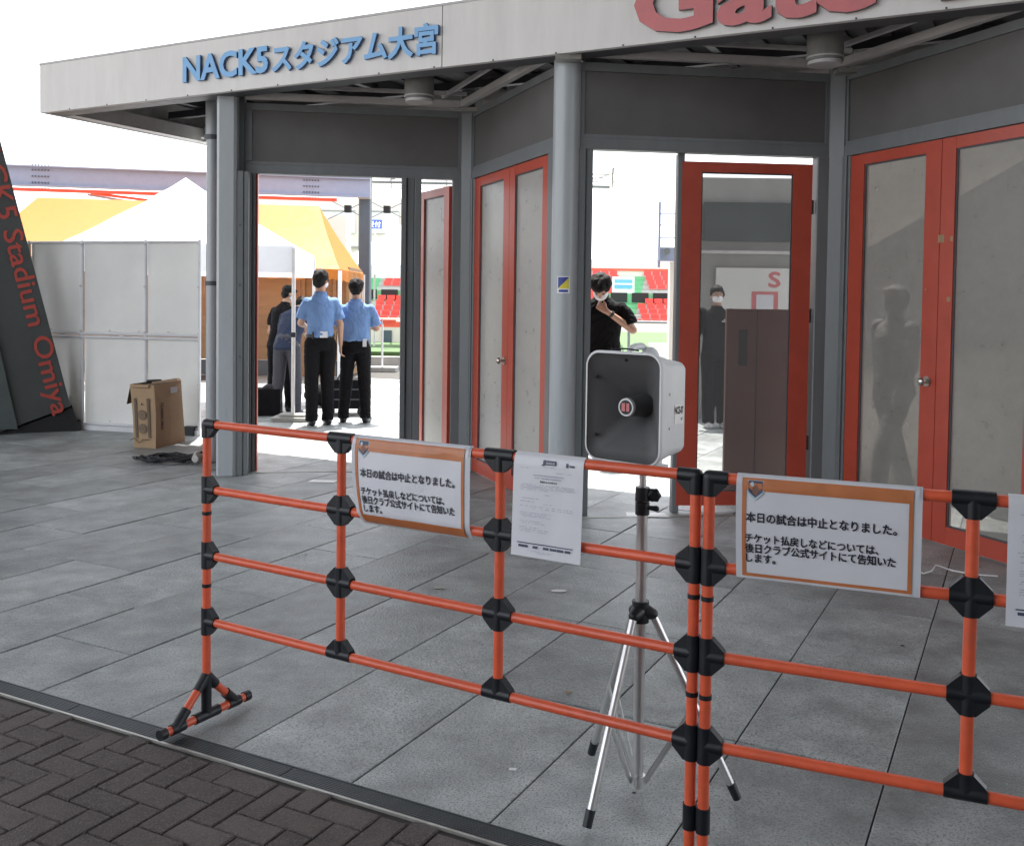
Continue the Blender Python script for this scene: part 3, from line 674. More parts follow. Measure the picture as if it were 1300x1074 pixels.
for yy, rr in ((-.012,.012),(-.010,.0195),(.008,.0195),(.010,.014)):
    kr.append([c0+Vector((math.cos(i*math.pi/12)*rr*(1+.09*math.cos(i*math.pi/2)), yy-.0, math.sin(i*math.pi/12)*rr*(1+.09*math.cos(i*math.pi/2)))) for i in range(24)])
kn.loft(kr); kn.build('clamp_knob', M['blackpl'], tp)
b = MB(); b.capsule(TC+Vector((.015,-.012,.885)),TC+Vector((.040,-.016,.883)),.006,.009); b.build('small_knob', M['blackpl'], tp)
feet = [Vector((.231,2.742,0)),Vector((.281,3.203,0)),Vector((.698,2.917,0))]
b = MB(); b.tube(TC+Vector((0,0,.535)),TC+Vector((0,0,.60)),.026,n=20)
for f in feet: d = (f-TC).normalized(); b.capsule(TC+Vector((0,0,.568))+d*.012, TC+Vector((0,0,.560))+d*.036, .024,.017)
b.build('hub', M['blackpl'], tp)
lowc = TC+Vector((0,0,.045))
for f in feet:
    d = (f-TC).normalized(); top = TC+Vector((0,0,.562))+d*.036; bot = f+Vector((0,0,.012)); bot2 = top+(bot-top)*.94
    b = MB(); b.tube(top,bot2,.0115,n=16); l = b.build('leg', M['alu'], tp)
    b = MB(); b.tube(top+(bot-top)*.92,bot,.0145,.0135,n=16); b.build('rubber_foot', M['blackpl'], l)
    mid = top+(bot-top)*.50; sd = d.cross(Vector((0,0,1)))*.010
    for s_ in (-1,1):
        a_, c_ = lowc+d*.022+sd*s_, mid+sd*s_*1.15; q = (c_-a_).normalized().cross(sd.normalized())*.006; z_ = sd.normalized()*.0015
        b = MB(); b.add([a_-q-z_,a_+q-z_,c_+q-z_,c_-q-z_,a_-q+z_,a_+q+z_,c_+q+z_,c_-q+z_],[(0,1,2,3),(7,6,5,4),(0,4,5,1),(1,5,6,2),(2,6,7,3),(3,7,4,0)]); b.build('brace_bar', M['alu'], tp)
b = MB(); b.tube(lowc-Vector((0,0,.015)),lowc+Vector((0,0,.02)),.024,n=18); b.build('brace_collar', M['alu'], tp)
b = MB(); b.box((TC.x-.03,TC.y-.03,1.035),(TC.x+.03,TC.y+.03,1.05),.006); b.build('mount_plate', M['blackpl'], tp)

HN = R(-41)
hs = thing('horn_loudspeaker', 'white square horn loudspeaker on the tripod, facing left', 'loudspeaker', (.326,2.885,1.190), HN); hs.scale = (1,.76,1)
def rrect(w_, h_, r, y, n=7, cz=0, cx=0):
    P = []
    for (sx,sz,a0) in ((1,1,0),(-1,1,90),(-1,-1,180),(1,-1,270)):
        for i in range(n+1):
            a = R(a0+90*i/n); P.append(Vector((cx+sx*(w_/2-r)+r*math.cos(a), y, cz+sz*(h_/2-r)+r*math.sin(a))))
    return P
b = MB()
outer = [rrect(.266,.326,.045,0), rrect(.272,.332,.048,.006), rrect(.270,.330,.048,.016), rrect(.262,.320,.045,.030), rrect(.250,.30,.04,.10), rrect(.246,.29,.03,.112), rrect(.244,.27,.022,.19), rrect(.236,.26,.02,.205)]
b.loft(outer, cap=False); b.add(outer[-1], [tuple(range(len(outer[-1])))], False); b.loft([rrect(.266,.326,.045,0), rrect(.256,.316,.041,0)], cap=False, smooth=False); b.build('shell', M['hornw'], hs)
b = MB(); inner = [rrect(.256,.316,.041,0), rrect(.250,.308,.042,.012)]
for k in range(1,11):
    q = k/10; f = (1-q)**1.35; inner.append(rrect(.05+.196*f, .05+.250*f, min(.024,.5*.05)+.022*f, .012+.165*q))
b.loft(inner, cap=False); b.add(inner[-1], [tuple(range(len(inner[-1])))], False); b.build('horn_flare', M['horni'], hs)
b = MB(); cx_ = .0; b.tube((0,.165,0),(0,.035,0),.036,.026,n=28); b.build('throat_tube', M['horni'], hs)
b = MB(); b.tube((0,.040,0),(0,.026,0),.0275,.0265,n=28); b.build('throat_ring', M['hornw'], hs)
b = MB(); b.tube((0,.0262,0),(0,.0245,0),.0215,n=24); b.build('throat_cap', M['blackpl'], hs)
b = MB(); b.box((-.014,.0238,-.012),(-.002,.0243,.012)); b.build('throat_emblem', M['redletter'], hs)
b = MB(); b.box((.003,.0238,-.012),(.013,.0243,.012)); b.build('throat_emblem', M['redletter'], hs)
for x_, z_ in ((-.105,.085),(-.105,-.09),(.0,.140)):
    b = MB(); b.ell((x_,.022,z_),(.006,.006,.005),n=10,m=6); b.build('screw_hole', M['black'], hs)
for z_ in (.045,-.055):
    b = MB(); b.ell((.1275,.075,z_),(.003,.004,.004),n=10,m=6); b.build('screw', M['steel'], hs)
b = MB(); b.box((.1225,.119,-.045),(.1240,.184,.012)); b.build('label_plate', M['white'], hs)
text_obj('label_lettering','NCE-07',.02,lambda v: Vector((.1243, .121+v.x, -.015+v.y)),M['ink'],hs,offset=.0012,width=.060,height=.020)
text_obj('label_lettering','07',.01,lambda v: Vector((.1243, .165+v.x, -.036+v.y)),M['ink'],hs,offset=.0004,width=.012,height=.008)
b = MB(); b.path([(-.03,.10,.150),(-.03,.11,.168),(-.03,.14,.176),(-.03,.19,.176),(-.03,.22,.166),(-.03,.235,.14)],.011,n=12); b.build('carry_handle', M['hornw'], hs)
b = MB(); b.capsule((-.01,.15,.12),(-.01,.21,.145),.024,.030,n=16); b.build('driver_bulge', M['hornw'], hs)
b = MB(); b.tube((0,.20,0),(0,.29,0),.062,.055,n=26); b.build('driver_unit', M['hornw'], hs)
b = MB(); b.path([(-.06,.03,.166),(-.06,.045,.171),(-.01,.05,.172),(.03,.05,.168)],.003,n=6); b.build('latch', M['blackpl'], hs)
b = MB(); b.box((.045,.05,-.165),(.085,.12,-.145)); b.build('foot_bracket', M['alu'], hs)
b = MB(); b.box((-.115,.02,-.172),(.115,.10,-.162)); b.build('underside_lip', M['hornw'], hs)

# ================================================================== BOX, CABLE, SHEET FENCE, LEANING SIGN PILLAR
bx = thing('cardboard_box', 'opened brown cardboard box printed with two speaker circles', 'box', (-3.735,9.70,0), -.20)
b = MB(); wv, dv, hv = .255, .53, .625
def jit(v): return Vector((v.x+.012*math.sin(v.z*5+v.y*3)-.03*(v.z>.3)*0, v.y+.02*v.z*math.sin(v.x*9), v.z))
n = 6; fr = [(0,0),(wv*.5,-.004),(wv,0),(wv+.004,dv*.5),(wv,dv),(wv*.5,dv),(0,dv),(-.004,dv*.5)]
b.loft([[Vector((x+(.015 if x > .1 else .012)*(1-z/hv)*(-1 if x > .1 else 1)*.6+(-.035*z/hv), y, z)) for x, y in fr] for z in (0,.03,.12,.3,.5,hv)], cap=False, smooth=False)
b.add([(0-.0,0,.002),(wv,0,.002),(wv,dv,.002),(0,dv,.002)],[(0,1,2,3)]); b.build('carton', M['card'], bx, fn=jit)
def flap(pts, m=M['card']):
    b = MB(); nn = (Vector(pts[1])-Vector(pts[0])).cross(Vector(pts[2])-Vector(pts[0])).normalized()*.004
    b.add([Vector(p) for p in pts]+[Vector(p)+nn for p in pts],[(0,1,2,3),(7,6,5,4),(0,4,5,1),(1,5,6,2),(2,6,7,3),(3,7,4,0)]); b.build('flap', m, bx)
flap([(-.04,.02,.62),(-.04,.40,.62),(-.105,.36,.44),(-.10,.05,.42)], M['carddark']); flap([(.20,.02,.63),(.22,.52,.63),(.20,.50,.655),(.18,.04,.65)])
flap([(-.03,-.004,.625),(.18,-.004,.625),(.17,-.02,.60),(-.01,-.02,.60)])
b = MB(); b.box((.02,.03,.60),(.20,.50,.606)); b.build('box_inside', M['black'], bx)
b = MB(); b.capsule((.04,.2,.64),(.15,.24,.645),.018); b.build('black_strap', M['blackpl'], bx)
def fx(v): return Vector((v.x-.035*v.z/hv+.004, -.0075-v.y, v.z))
for x0_, x1_ in ((.035,.062),(.172,.200)):
    b = MB(); b.add([(x0_,0,.10),(x1_,0,.10),(x1_,0,.49),(x0_,0,.49)],[(0,1,2,3)]); b.build('printed_strip', M['carddark'], bx, fn=fx)
for z_ in (.19,.325):
    b = MB(); b.add([(.117+.044*math.cos(i*.2618),0,z_+.05*math.sin(i*.2618)) for i in range(24)],[tuple(range(24))]); o = b.build('printed_circle', M['carddark'], bx, fn=fx)
    for rr in (.032,.018):
        b = MB(); P = [(.117+r2*math.cos(i*.2618),-0,z_+r2*1.13*math.sin(i*.2618)) for r2 in (rr,rr-.003) for i in range(24)]
        b.add(P,[(i,(i+1)%24,24+(i+1)%24,24+i) for i in range(24)]); b.build('printed_ring', M['card'], bx, fn=lambda v: fx(v)+Vector((0,-.0006,0)))
b = MB(); b.add([(.105,0,.425),(.13,0,.42),(.12,0,.45)],[(0,1,2)]); b.build('printed_mark', M['ink'], bx, fn=fx)
text_obj('box_lettering','CLASSIC PRO',.05,lambda v: Vector((wv+.008-.035*.4-.0, .095+v.y, .44-v.x)),M['ink'],bx,offset=.002,width=.27,height=.040)
b = MB(); b.add([(wv-.022,.27,.52),(wv-.022,.40,.52),(wv-.024,.40,.58),(wv-.024,.27,.58)],[(0,1,2,3)]); b.build('shipping_label', M['film'], bx, fn=lambda v: v+Vector((.014,0,0)))
b = MB(); b.path([(-.02,-.015,.07),(.03,-.02,.10),(.07,-.018,.05),(.12,-.022,.085),(.19,-.02,.09)],.004,n=5); b.build('tape_tear', M['carddark'], bx)
rs = random.Random(5); b = MB(); pts = []
for i in range(230):
    a = i*.23; rr = .15+.05*math.sin(i*.31)+.03*rs.random(); pts.append((-3.08+rr*1.3*math.cos(a)+.05*math.sin(i*.05), 8.86+rr*.75*math.sin(a), .014+.022*abs(math.sin(i*.37))+.03*rs.random()))
b.path(pts,.009,n=6); cbm = b.build('cable_coil', M['blackpl']); tag(cbm, 'tangled coil of black cable on the ground beside the box', 'cable')
b = MB(); b.capsule((-3.36,8.95,.02),(-3.27,8.98,.02),.018); b.build('cable_plug', M['blackpl'], cbm)
b = MB(); b.capsule((-2.98,9.02,.03),(-2.80,9.08,.075),.012); b.build('cable_plug', M['blackpl'], cbm)
b = MB(); b.ell((-2.80,8.76,.06),(.04,.05,.06)); b.tube((-2.80,8.76,.06),(-2.80,8.70,.06),.045,.03,n=16); o = b.build('floor_tap', M['edge']); tag(o, 'round metal tap cover by the foot of the thin pole', 'tap')

def sheet_panel(label, A, B, cols, mid=True):
    A = Vector(A); B = Vector(B); L = (B-A).length; t = thing('sheet_fence', label, 'fence', (A.x,A.y,0), math.atan2(B.y-A.y,B.x-A.x), 'white temporary sheet fence')
    zb, zt, zm = .07, 2.085, 1.055
    for a,c in zip(cols[:-1], cols[1:]):
        for z0_, z1_ in ((zb,zm-.003),(zm+.003,zt)):
            b = MB(); nx, nz = 6, 6; x0_, x1_ = a*L+.012, c*L-.012
            V = [(x0_+(x1_-x0_)*i/nx, .02+.022*math.sin(i*2.1+j*.9+a*7)*math.sin(math.pi*i/nx)*math.sin(math.pi*j/nz), z0_+(z1_-z0_)*j/nz) for j in range(nz+1) for i in range(nx+1)]
            b.add(V,[(j*(nx+1)+i,j*(nx+1)+i+1,(j+1)*(nx+1)+i+1,(j+1)*(nx+1)+i) for j in range(nz) for i in range(nx)],True)
            b.add([V_ if 0 else (v[0],v[1]+.003,v[2]) for v in V],[(j*(nx+1)+i,(j+1)*(nx+1)+i,(j+1)*(nx+1)+i+1,j*(nx+1)+i+1) for j in range(nz) for i in range(nx)],True)
            b.build('sheet', M['sheet'], t)
    for c in cols:
        b = MB(); b.tube((c*L,0,0),(c*L,0,zt+.02),.017,n=14); b.build('upright', M['sheetframe'], t)
        for z in (.55,1.02,1.10,1.60,2.06):
            q = MB(); q.tube((c*L,-.02,z),(c*L,-.03,z),.010,n=8); q.build('clip', M['tube'], t)
    for z in (zb,zm-.02,zm+.02,zt): b = MB(); b.tube((0,0,z),(L,0,z),.015,n=12); b.build('rail', M['sheetframe'], t)
    for k in range(1,4):
        for z in (1.11,.11):
            q = MB(); q.tube((L*k/4,-.018,z),(L*k/4,-.028,z),.009,n=8); q.build('eyelet', M['tube'], t)
    b = MB(); b.box((0,-.03,.0),(L,.03,.055)); b.build('skirt_board', M['sheetframe'], t)
    b = MB(); b.box((L-.16,-.05,0),(L-.04,.06,.10),.005); b.build('weight', M['blackpl'], t)
sheet_panel('white sheet fence panel behind the cardboard box', (-4.785,10.964), (-3.36,10.58), (0,.55,1))
sheet_panel('white sheet fence panel partly hidden by the leaning dark pillar', (-6.35,11.50), (-4.80,10.985), (0,.55,1))

pg = thing('leaning_sign_pillar', 'tall dark leaning pillar with red lettering down its edge at the left', 'pillar', (-4.757,10.8,0), R(26))
ex = lambda z: -.241*(z-.022)
b = MB()
def xz(P, y0, y1): return [(x,y0,z) for x,z in P]+[(x,y1,z) for x,z in P], [tuple(range(len(P)))]+[tuple(range(2*len(P)-1,len(P)-1,-1))]+[(i,(i+1)%len(P),len(P)+(i+1)%len(P),len(P)+i) for i in range(len(P))]
b.add(*xz([(-2.9,.02),(-.76,.03),(ex(.28)-.02,.28),(ex(4.8),4.8),(-2.9,4.8)], 0, .35)); b.build('face_slab', M['pillar'], pg)
b = MB(); b.add(*xz([(-2.8,0),(.02,0),(ex(.27),.262),(-.70,.02),(-2.8,.015)], .03, .34)); b.build('plinth', M['black'], pg)
b = MB(); b.add(*xz([(-2.8,.06),(-.60,.06),(-.77,.92),(-1.2,2.2),(-2.8,3.0)], -.06, -.002)); b.build('side_facet', M['pillarb'], pg)
dn = Vector((.2343,0,-.9722)); up = Vector((.9722,0,.2343)); zT = 3.36
org = Vector((ex(zT),0,zT)) - up*.275
text_obj('pillar_lettering','NACK5 Stadium Omiya',.25,lambda v: org+dn*v.x+up*v.y+Vector((0,-.006-v.z,0)),M['redprint'],pg,extrude=.003,offset=.003,width=3.22,height=.245)

# ================================================================== PEOPLE
def remesh(mb, name, m, parent, voxel=.009, sm=4, amp=0, ns=10, fn=None, amp2=0):
    me = mb.data(name, m); ob = bpy.data.objects.new(name, me); r = ob.modifiers.new('r','REMESH'); r.mode = 'VOXEL'; r.voxel_size = voxel; r.use_smooth_shade = True
    s = ob.modifiers.new('s','SMOOTH'); s.factor = .5; s.iterations = sm
    me2 = evaluated(ob); bpy.data.meshes.remove(me); me2.name = name
    if amp:
        NR_ = [v.normal.copy() for v in me2.vertices]
        for v, vn in zip(me2.vertices, NR_):
            c = v.co; q = noise.noise(Vector((c.x*ns,c.y*ns,c.z*ns*.75))); q2 = abs(noise.noise(Vector((c.x*ns*1.9+c.z*9,c.y*ns*1.9,c.z*ns*1.3+4))))
            v.co = c + vn*(amp*q - amp2*max(0,.18-q2)*5)
    me2.materials.clear(); me2.materials.append(m); me2.update()
    return link(name, me2, parent)
def ering(c, rx, ry, T, n=20): return [T(Vector((c[0]+rx*math.cos(2*math.pi*i/n), c[1]+ry*math.sin(2*math.pi*i/n), c[2]))) for i in range(n)]
def hand(mb, wr, d, side, curl=.35, palm_n=None):
    d = Vector(d).normalized(); pn = Vector(palm_n) if palm_n else Vector((side,0,0)); pn = (pn-d*pn.dot(d)).normalized(); w_ = d.cross(pn).normalized()
    wr = Vector(wr); pc = wr+d*.05
    for o_ in (-.026,-.009,.009,.026): mb.capsule(wr+w_*o_*.6+d*.012, wr+d*.085+w_*o_, .017, .013, n=8)
    for k, (o_, ln) in enumerate(((-.030,.068),(-.010,.078),(.010,.072),(.029,.056))):
        a = wr+d*.085+w_*o_; q = curl*(1+.12*k); m1 = a+(d*math.cos(q)+pn*math.sin(q))*ln*.5; e = m1+(d*math.cos(q*2.2)+pn*math.sin(q*2.2))*ln*.5
        mb.capsule(a, m1, .0095, .0088, n=8); mb.capsule(m1, e, .0088, .0078, n=8)
    a = wr+d*.025-w_*.028; m1 = a+(d*.7-w_*.6+pn*.3).normalized()*.036; e = m1+(d*.95-w_*.1+pn*.35).normalized()*.03
    mb.capsule(a, m1, .012, .010, n=8); mb.capsule(m1, e, .010, .0085, n=8)
def person(label, loc, rz, k, C, arms, lean=0, head=(0,0), feet=((-.12,0),(.12,0)), knees=None, sleeve=.62, tuck=True, mask=False, longsl=False, wide=1.0, crouch=0, fringe=True, group=None, hipz=.93, earloop=False, toe=(0,0), cap_hair=1.0):
    t = thing('person', label, 'person', (loc[0],loc[1],0), rz, group); t.scale = (k,k,k)
    pv = Vector((0,0,hipz+.02-crouch)); off = Vector((0,0,-crouch-(.93-hipz)))
    Rl = Matrix.Rotation(-lean,3,'X')
    def T(v): v = v+off; return pv+Rl@(v-pv) if v.z > pv.z else v
    def TT(v): v = v+off; return pv+Rl@(v-pv)
    nk = Vector((0,0,1.50)); Rh = Matrix.Rotation(head[0],3,'Z')@Matrix.Rotation(-head[1],3,'X')
    def H(v): return TT(nk+Rh@(Vector(v)-nk))
    hips = [Vector((-.088,0,hipz-.03-crouch)),Vector((.088,0,hipz-.03-crouch))]; ank = [Vector((f[0],f[1]-.03,.085)) for f in feet]
    kn = [ (hips[i]+ank[i])/2+Vector((0,.035,.03)) for i in (0,1)] if not knees else [Vector(q) for q in knees]
    sh = [TT(Vector((-.172*wide,0,1.405))),TT(Vector((.172*wide,0,1.405)))]
    el = [Vector(a[0]) for a in arms]; wr = [Vector(a[1]) for a in arms]
    B = MB()
    B.loft([ering((0,0,z),rx,ry,T) for z,rx,ry in ((.86,.12,.09),(.95,.135,.09),(1.08,.12,.085),(1.28,.145,.095),(1.38,.14,.08),(1.44,.075,.06))],True)
    B.tube(TT(Vector((0,-.008,1.40))),H((0,.0,1.56)),.056,.052,n=16)
    rh = Rl@Rh
    B.ell(H((0,.0,1.635)),(.073,.092,.098),rh); B.ell(H((0,.028,1.578)),(.056,.062,.066),rh); B.ell(H((0,.078,1.565)),(.028,.022,.026),rh); B.ell(H((0,.098,1.605)),(.013,.018,.022),rh); B.ell(H((0,.085,1.578)),(.026,.014,.010),rh)
    for s_ in (-1,1): B.ell(H((s_*.076,-.008,1.607)),(.010,.018,.030),rh)
    for i in (0,1):
        s_ = -1 if i == 0 else 1
        B.capsule(sh[i]+Vector((-.012*s_,0,-.045)),el[i],.040,.037); B.capsule(el[i],wr[i],.039,.025); d = (wr[i]-el[i]).normalized()
        hd = arms[i][2] if len(arms[i]) > 2 else d; hand(B, wr[i]+d*.01, hd, s_, arms[i][3] if len(arms[i]) > 3 else .4, arms[i][4] if len(arms[i]) > 4 else None)
        B.capsule(hips[i],kn[i],.075,.055); B.capsule(kn[i],ank[i],.052,.036); a_ = toe[i]; B.capsule(ank[i]+Vector((0,-.01,-.035)),ank[i]+Vector((math.sin(a_)*.13,.13,-.05)),.035,.026)
    remesh(B,'body',C['skin'],t,.0095,3)
    # shirt
    S = MB(); z0 = .985 if tuck else .86
    rows = [(z0,.158 if tuck else .182,.118 if tuck else .140),(z0+.03,.176 if tuck else .186,.135 if tuck else .144),(1.10,.168,.128),(1.24,.178,.130),(1.34,.186,.124),(1.40,.182,.100),(1.44,.115,.085),(1.475,.068,.064)]
    S.loft([ering((0,-.003,z),rx*wide*.99,ry,T,24) for z,rx,ry in rows],True)
    for i in (0,1):
        S.ell(sh[i]+Vector((0,0,-.030)),(.056,.062,.054))
        if longsl: S.capsule(sh[i],el[i],.065,.056); S.capsule(el[i],el[i]+(wr[i]-el[i])*.97,.056,.040)
        else:
            e_ = sh[i]+(el[i]-sh[i])*sleeve; S.capsule(sh[i]+Vector((0,0,-.032)),sh[i]+(e_-sh[i])*.5,.060,.066); S.tube(sh[i]+(e_-sh[i])*.3,e_,.064,.073,n=18)
    sh_ob = remesh(S,'shirt',C['shirt'],t,.010,3,.010,8,amp2=.008)
    cl = MB(); cr = [ering((0,-.004,z),rx,ry,TT,20) for z,rx,ry in ((1.455,.074,.070),(1.495,.066,.064),(1.490,.058,.056),(1.455,.060,.058))]; cl.loft(cr,False); cl.build('collar', C['shirt'], sh_ob)
    P = MB(); P.loft([ering((0,0,z),rx,ry,T) for z,rx,ry in ((1.03,.148,.112),(.97,.158,.118),(.90,.160,.122),(.84,.150,.115))],True)
    for i in (0,1):
        P.capsule(hips[i],kn[i],.098,.080*C.get('leg',1)); P.capsule(kn[i],ank[i]+Vector((0,0,.02)),.080*C.get('leg',1),.066*C.get('leg',1))
        P.tube(ank[i]+Vector((0,0,.09)),ank[i]+Vector((0,0,-.03)),.068*C.get('leg',1),.072*C.get('leg',1),n=16)
    remesh(P,'trousers',C['pants'],t,.011,3,.008,7,amp2=.006)
    if tuck:
        bl = MB(); bl.loft([ering((0,0,z),.163,.123,T,24) for z in (.985,1.02)],True); bl.build('belt', M['blackpl'], t)
    for i in (0,1):
        a_ = toe[i]; f = MB(); A_ = ank[i]; f.capsule(A_+Vector((0,-.035,-.045)),A_+Vector((math.sin(a_)*.14,.15,-.05)),.042,.036); f.capsule(A_+Vector((0,-.02,0)),A_+Vector((0,-.01,-.04)),.046,.046)
        def cut(v): return v
        o = remesh(f,'shoe',C['shoe'],t,.009,3)
        for v in o.data.vertices: v.co.z = max(v.co.z, .002)
    h = MB(); h.ell(H((0,-.012,1.668)),(.087*cap_hair,.100,.082),rh); h.ell(H((0,-.045,1.61)),(.075,.062,.078),rh)
    for s_ in (-1,1): h.ell(H((s_*.068,.0,1.640)),(.020,.045,.042),rh)
    if fringe: h.ell(H((0,.060,1.695)),(.066,.038,.034),rh)
    remesh(h,'hair',C.get('hair',M['hair']),t,.0085,3,.013,24,amp2=.002)
    if mask:
        mk = MB(); mk.ell(H((0,.040,1.578)),(.064,.078,.050),rh); remesh(mk,'mask',M['mask'],t,.008,2)
        for s_ in (-1,1):
            q = MB(); q.path([H((s_*.062,.06,1.60)),H((s_*.078,.02,1.612)),H((s_*.083,-.012,1.625))],.0018,n=5); q.path([H((s_*.060,.05,1.555)),H((s_*.076,.01,1.575)),H((s_*.083,-.012,1.600))],.0018,n=5); q.build('ear_loop', M['mask'], t)
    for s_ in (-1,1):
        e = MB(); e.ell(H((s_*.030,.0865,1.633)),(.009,.005,.003),rh,n=10,m=6); e.build('eye', M['ink'], t)
        e = MB(); e.ell(H((s_*.031,.090,1.654)),(.012,.003,.0028),rh,n=10,m=6); e.build('eyebrow', M['hair'], t)
    return t
SK = dict(skin=M['skin'], shirt=M['shirt'], pants=M['blackcloth'], shoe=M['blackpl'])
p1 = person('man in light blue uniform shirt seen from behind, right arm hanging, white tag on belt', (-2.26,11.60), R(22), 1.055, SK,
   arms=(((-.205,.07,1.14),(-.12,.24,1.10)),((.225,-.01,1.13),(.245,.08,.90),(0.05,.2,-1))), head=(R(-38),R(2)), feet=((-.095,.0),(.09,.03)), mask=True, sleeve=.80, wide=.88)
b = MB(); b.box((-.03,-.136,.985),(.055,-.130,1.055)); b.build('belt_tag', M['film'], p1)
b = MB(); b.box((-.115,-.135,.97),(-.095,-.12,1.05)); b.build('pouch', M['blackpl'], p1)
p2 = person('man in light blue shirt and black trousers, back to us, feet apart, elbows bent', (-1.89,11.90), R(2), 1.0, dict(SK),
   arms=(((-.25,.05,1.14),(-.13,.25,1.16)),((.25,.05,1.14),(.13,.25,1.16))), head=(0,R(10)), feet=((-.135,0),(.13,.0)), mask=False, sleeve=.86, toe=(-.2,.2), cap_hair=1.12)
b = MB(); b.box((.10,-.128,.925),(.145,-.115,1.02)); b.build('white_pouch', M['film'], p2)
p3 = person('person in navy shirt and grey trousers leaning forward behind the tent leg', (-2.86,12.50), R(-12), .98, dict(SK, shirt=M['navy'], pants=M['greycloth']),
   arms=(((-.26,.40,1.02),(-.2,.52,.80)),((.26,.40,1.02),(.2,.52,.80))), lean=R(38), head=(0,R(30)), feet=((-.14,.0),(.14,.02)), tuck=False, sleeve=.8)
p4 = person('dark clothed person with bare arm bending at far left under the white tent', (-3.06,12.95), R(-25), .97, dict(SK, shirt=M['blackcloth']),
   arms=(((-.27,.14,1.08),(-.17,.33,.92)),((.27,.20,1.10),(.15,.40,1.02))), lean=R(14), head=(R(-25),R(12)), feet=((-.12,0),(.14,.08)), tuck=False, sleeve=.7, mask=True)
p5 = person('man in black polo shirt and white mask looking down, hand at his chin', (.850,9.40), R(174), 1.055, dict(SK, shirt=M['blackcloth']),
   arms=(((-.285,.09,1.175),(-.055,.205,1.335),(.75,-.1,.55),.9,(0,-1,.2)),((.27,.0,1.12),(.22,.12,.90))), lean=R(9), head=(R(-4),R(50)), feet=((-.12,0),(.13,.03)), tuck=False, sleeve=.78, mask=True, wide=1.04, cap_hair=1.18)
b = MB(); b.tube((-.098,.186,1.31),(-.082,.193,1.322),.033,n=16); b.build('wrist_watch', M['blackpl'], p5)
p6 = person('person in black tracksuit and white mask standing behind the glazed red door', (2.46,11.85), R(176), .985, dict(SK, shirt=M['blackcloth'], shoe=M['tube'], leg=1.12),
   arms=(((-.25,.02,1.12),(-.24,.10,.90)),((.25,.02,1.12),(.24,.08,.90))), head=(0,0), feet=((-.10,0),(.08,.02)), tuck=False, longsl=True, mask=True)
b = MB(); b.box((-.105,.128,1.30),(-.045,.134,1.312)); b.build('chest_print', M['white'], p6)
b = MB(); b.add([(-.09,.134,1.322),(-.06,.134,1.322),(-.075,.134,1.337)],[(0,1,2)]); b.build('chest_emblem', M['white'], p6)
p7 = person('added grey figure standing in for a shadow on the pale panel of the right red door', (2.86,7.36), R(112), .95, dict(SK, skin=M['shade'], shirt=M['shade'], pants=M['shade'], shoe=M['shade'], hair=M['shade']),
   arms=(((-.22,.04,1.13),(-.2,.12,.95)),((.22,-.06,1.13),(.2,-.04,.9))), feet=((-.09,.26),(.09,-.22)), tuck=False, longsl=True)  # added figure gives the shape of a person's shadow on the door panel

# ================================================================== BEHIND THE GATE
# glazed door: booth with red S, board, brown partition
bt = thing('concrete_booth', 'concrete block with dark board and red letter S seen through the glazed door', 'building', (0,0,0))
b = MB(); b.box((2.27,12.75,0),(3.66,13.2,3.12)); b.build('wall', M['conc2'], bt)
b = MB(); b.box((2.45,12.70,2.30),(3.60,12.745,2.80)); b.build('dark_board', M['pillarb'], bt)
b = MB(); b.box((2.27,12.66,2.14),(3.62,12.745,2.18)); b.build('ledge', M['tube'], bt)
b = MB(); b.box((2.62,12.70,.9),(3.60,12.744,1.96)); b.build('pale_notice_wall', M['sheet'], bt)
text_obj('red_letter','S',.2,lambda v: Vector((3.30+v.x,12.697-v.z,1.72+v.y)),M['redletter'],bt,extrude=.001,offset=.006,width=.14,height=.19)
b = MB(); b.box((3.08,12.694,1.40),(3.42,12.698,1.66)); b.build('notice_border', M['redletter'], bt)
b = MB(); b.box((3.14,12.690,1.40),(3.36,12.693,1.62)); b.build('notice', M['paper'], bt)
pr = thing('brown_partition', 'tall brown panel with narrow dark slot right behind the glazed door', 'partition', (1.66,7.62,0), AA)
b = MB(); b.box((0,0,0),(.62,.03,1.46)); b.build('board', M['browndoor'], pr)
b = MB(); b.box((.10,-.003,1.02),(.17,-.0005,1.30)); b.build('slot', M['pillarb'], pr)
b = MB(); b.box((.245,-.004,.01),(.250,-.0005,1.45)); b.build('seam', M['pillarb'], pr)
# behind the right doors: added wall, and dark slab shaped as the diagonal shade on the panes; also behind the left pair
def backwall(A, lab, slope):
    t = thing('added_back_wall', lab, 'wall', (A.x,A.y,0), AB)
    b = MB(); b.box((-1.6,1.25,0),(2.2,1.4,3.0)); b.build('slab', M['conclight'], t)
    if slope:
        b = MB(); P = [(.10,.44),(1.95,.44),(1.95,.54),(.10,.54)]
        b.add([(-1.6,1.12,1.765),(2.1,1.12,3.08),(2.1,1.12,1.60),(-1.6,1.12,.80),(-1.6,1.245,1.765),(2.1,1.245,3.08),(2.1,1.245,1.60),(-1.6,1.245,.80)],[(0,1,2,3),(7,6,5,4),(0,4,5,1),(1,5,6,2),(2,6,7,3),(3,7,4,0)]); b.build('diagonal_shade_slab', M['conc2'], t)
backwall(C2, 'added pale wall with a slab standing in for diagonal shade behind the right red doors', True)
#backwall(C1, 'pale concrete wall right behind the left pair of red doors', False)

